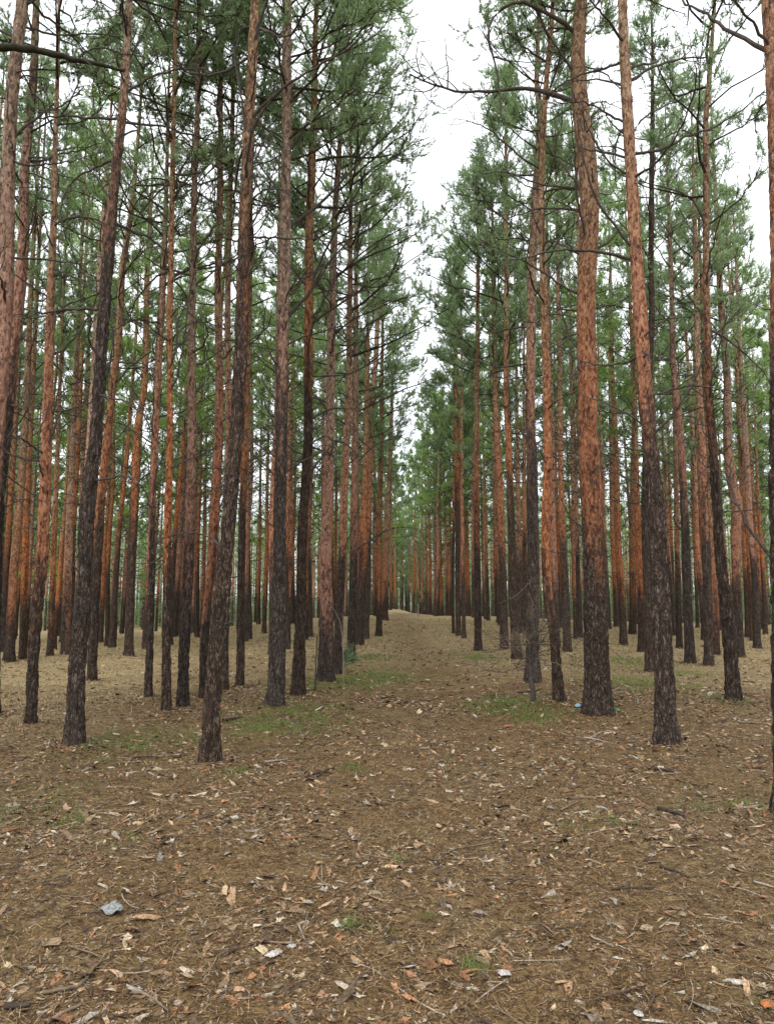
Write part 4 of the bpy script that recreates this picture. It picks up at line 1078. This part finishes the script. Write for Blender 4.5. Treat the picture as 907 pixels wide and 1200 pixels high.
Y = p[1] - 0.25
Q = np.array([on_plane(a, b, Y) for a, b in [(402, 756), (400, 735), (395, 718), (386, 707)]]); Q = np.concatenate([[[Q[0, 0] + 0.02, Y, float(gz(Q[0, 0], Y))]], Q])
g = branch_geo(Q - Q[0], 0.011, rng, 5, tl=0.35)
o = new_obj('bare_twig', g.mesh('bare_twig', [PALE])); o.location = Vector(Q[0]); tag(o, 'pale bare twig arching over the green bush at the red barked pine', 'twig')

# thin pale marker post far down the path
p = ground_at(490, 722.5)
Y = 47.5; x = on_plane(490, 715, Y)[0]; z = float(height(x, Y))
root = empty('marker_post', (x, Y, z)); tag(root, 'thin pale post standing at the far end of the path', 'post')
G = Geo(); V, Fc = tubes(np.array([[(0, 0, -0.1), (0, 0, 0.3), (0.005, 0, 0.55), (0.005, 0, 0.70)]]), np.array([[0.045, 0.045, 0.042, 0.04]]), 8); G.add(V, Fc, 0)
new_obj('shaft', G.mesh('shaft', [PALE]), root)
G = Geo(); V, Fc = tubes(np.array([[(0.005, 0, 0.70), (0.005, 0, 0.72), (0.005, 0, 0.80), (0.005, 0, 0.84)]]), np.array([[0.05, 0.055, 0.045, 0.005]]), 8); G.add(V, Fc, 0)
new_obj('cap', G.mesh('cap', [PALE]), root)

# ------------------------------------------------------------------ light, sky, camera
w = bpy.data.worlds.new('World'); sc.world = w; w.use_nodes = True
nt = w.node_tree
for n_ in list(nt.nodes): nt.nodes.remove(n_)
SUN_EL, SUN_AZ = R(55), R(200)
sky = nd(nt, 'ShaderNodeTexSky'); sky.sky_type = 'NISHITA'; sky.sun_disc = False
sky.sun_elevation = SUN_EL; sky.sun_rotation = SUN_AZ; sky.air_density = 1.0; sky.dust_density = 3.0
hs = nd(nt, 'ShaderNodeHueSaturation'); hs.inputs['Saturation'].default_value = 0.35; nt.links.new(sky.outputs[0], hs.inputs['Color'])
tcw = nd(nt, 'ShaderNodeTexCoord')
cl = tex_noise(nt, tcw.outputs['Generated'], 2.2, 5, 0.55)
cloud = ramp(nt, cl, [(0.3, (0.86, 0.90, 0.95)), (0.7, (1.0, 1.0, 1.0))])
cm_ = mix(nt, 1.0, cloud, (9.6, 9.8, 10.0, 1), 'MULTIPLY')
over = mix(nt, 0.82, hs.outputs[0], cm_)
bg = nd(nt, 'ShaderNodeBackground'); bg.inputs['Strength'].default_value = 0.1; nt.links.new(over, bg.inputs['Color'])
wo = nd(nt, 'ShaderNodeOutputWorld'); nt.links.new(bg.outputs[0], wo.inputs['Surface'])

sl = bpy.data.lights.new('sun', 'SUN'); sl.energy = 0.9; sl.angle = R(25); sl.color = (1.0, 0.96, 0.9)
so = bpy.data.objects.new('sun', sl); COL.objects.link(so)
dirv = Vector((math.sin(SUN_AZ) * math.cos(SUN_EL), math.cos(SUN_AZ) * math.cos(SUN_EL), math.sin(SUN_EL)))
so.rotation_euler = dirv.to_track_quat('Z', 'Y').to_euler(); so.location = (0, -5, 30)

cam = bpy.data.cameras.new('camera'); co = bpy.data.objects.new('camera', cam); COL.objects.link(co)
cam.sensor_fit = 'VERTICAL'; cam.sensor_height = 36.0; cam.lens = 36.0 * F / 1200.0
cam.clip_start = 0.05; cam.clip_end = 1500
co.location = (0, 0, EYE); co.rotation_euler = (math.pi / 2 + PITCH, 0, 0)
sc.camera = co

vs = sc.view_settings
vs.view_transform = 'Standard'; vs.look = 'None'; vs.gamma = 1.0; vs.use_curve_mapping = False; vs.exposure = 1.08
cy = sc.cycles
cy.max_bounces = 6; cy.diffuse_bounces = 4; cy.glossy_bounces = 1; cy.transmission_bounces = 3; cy.transparent_max_bounces = 4
cy.use_adaptive_sampling = True; cy.adaptive_threshold = 0.008
cy.use_denoising = True
try: cy.denoiser = 'OPENIMAGEDENOISE'
except Exception: pass
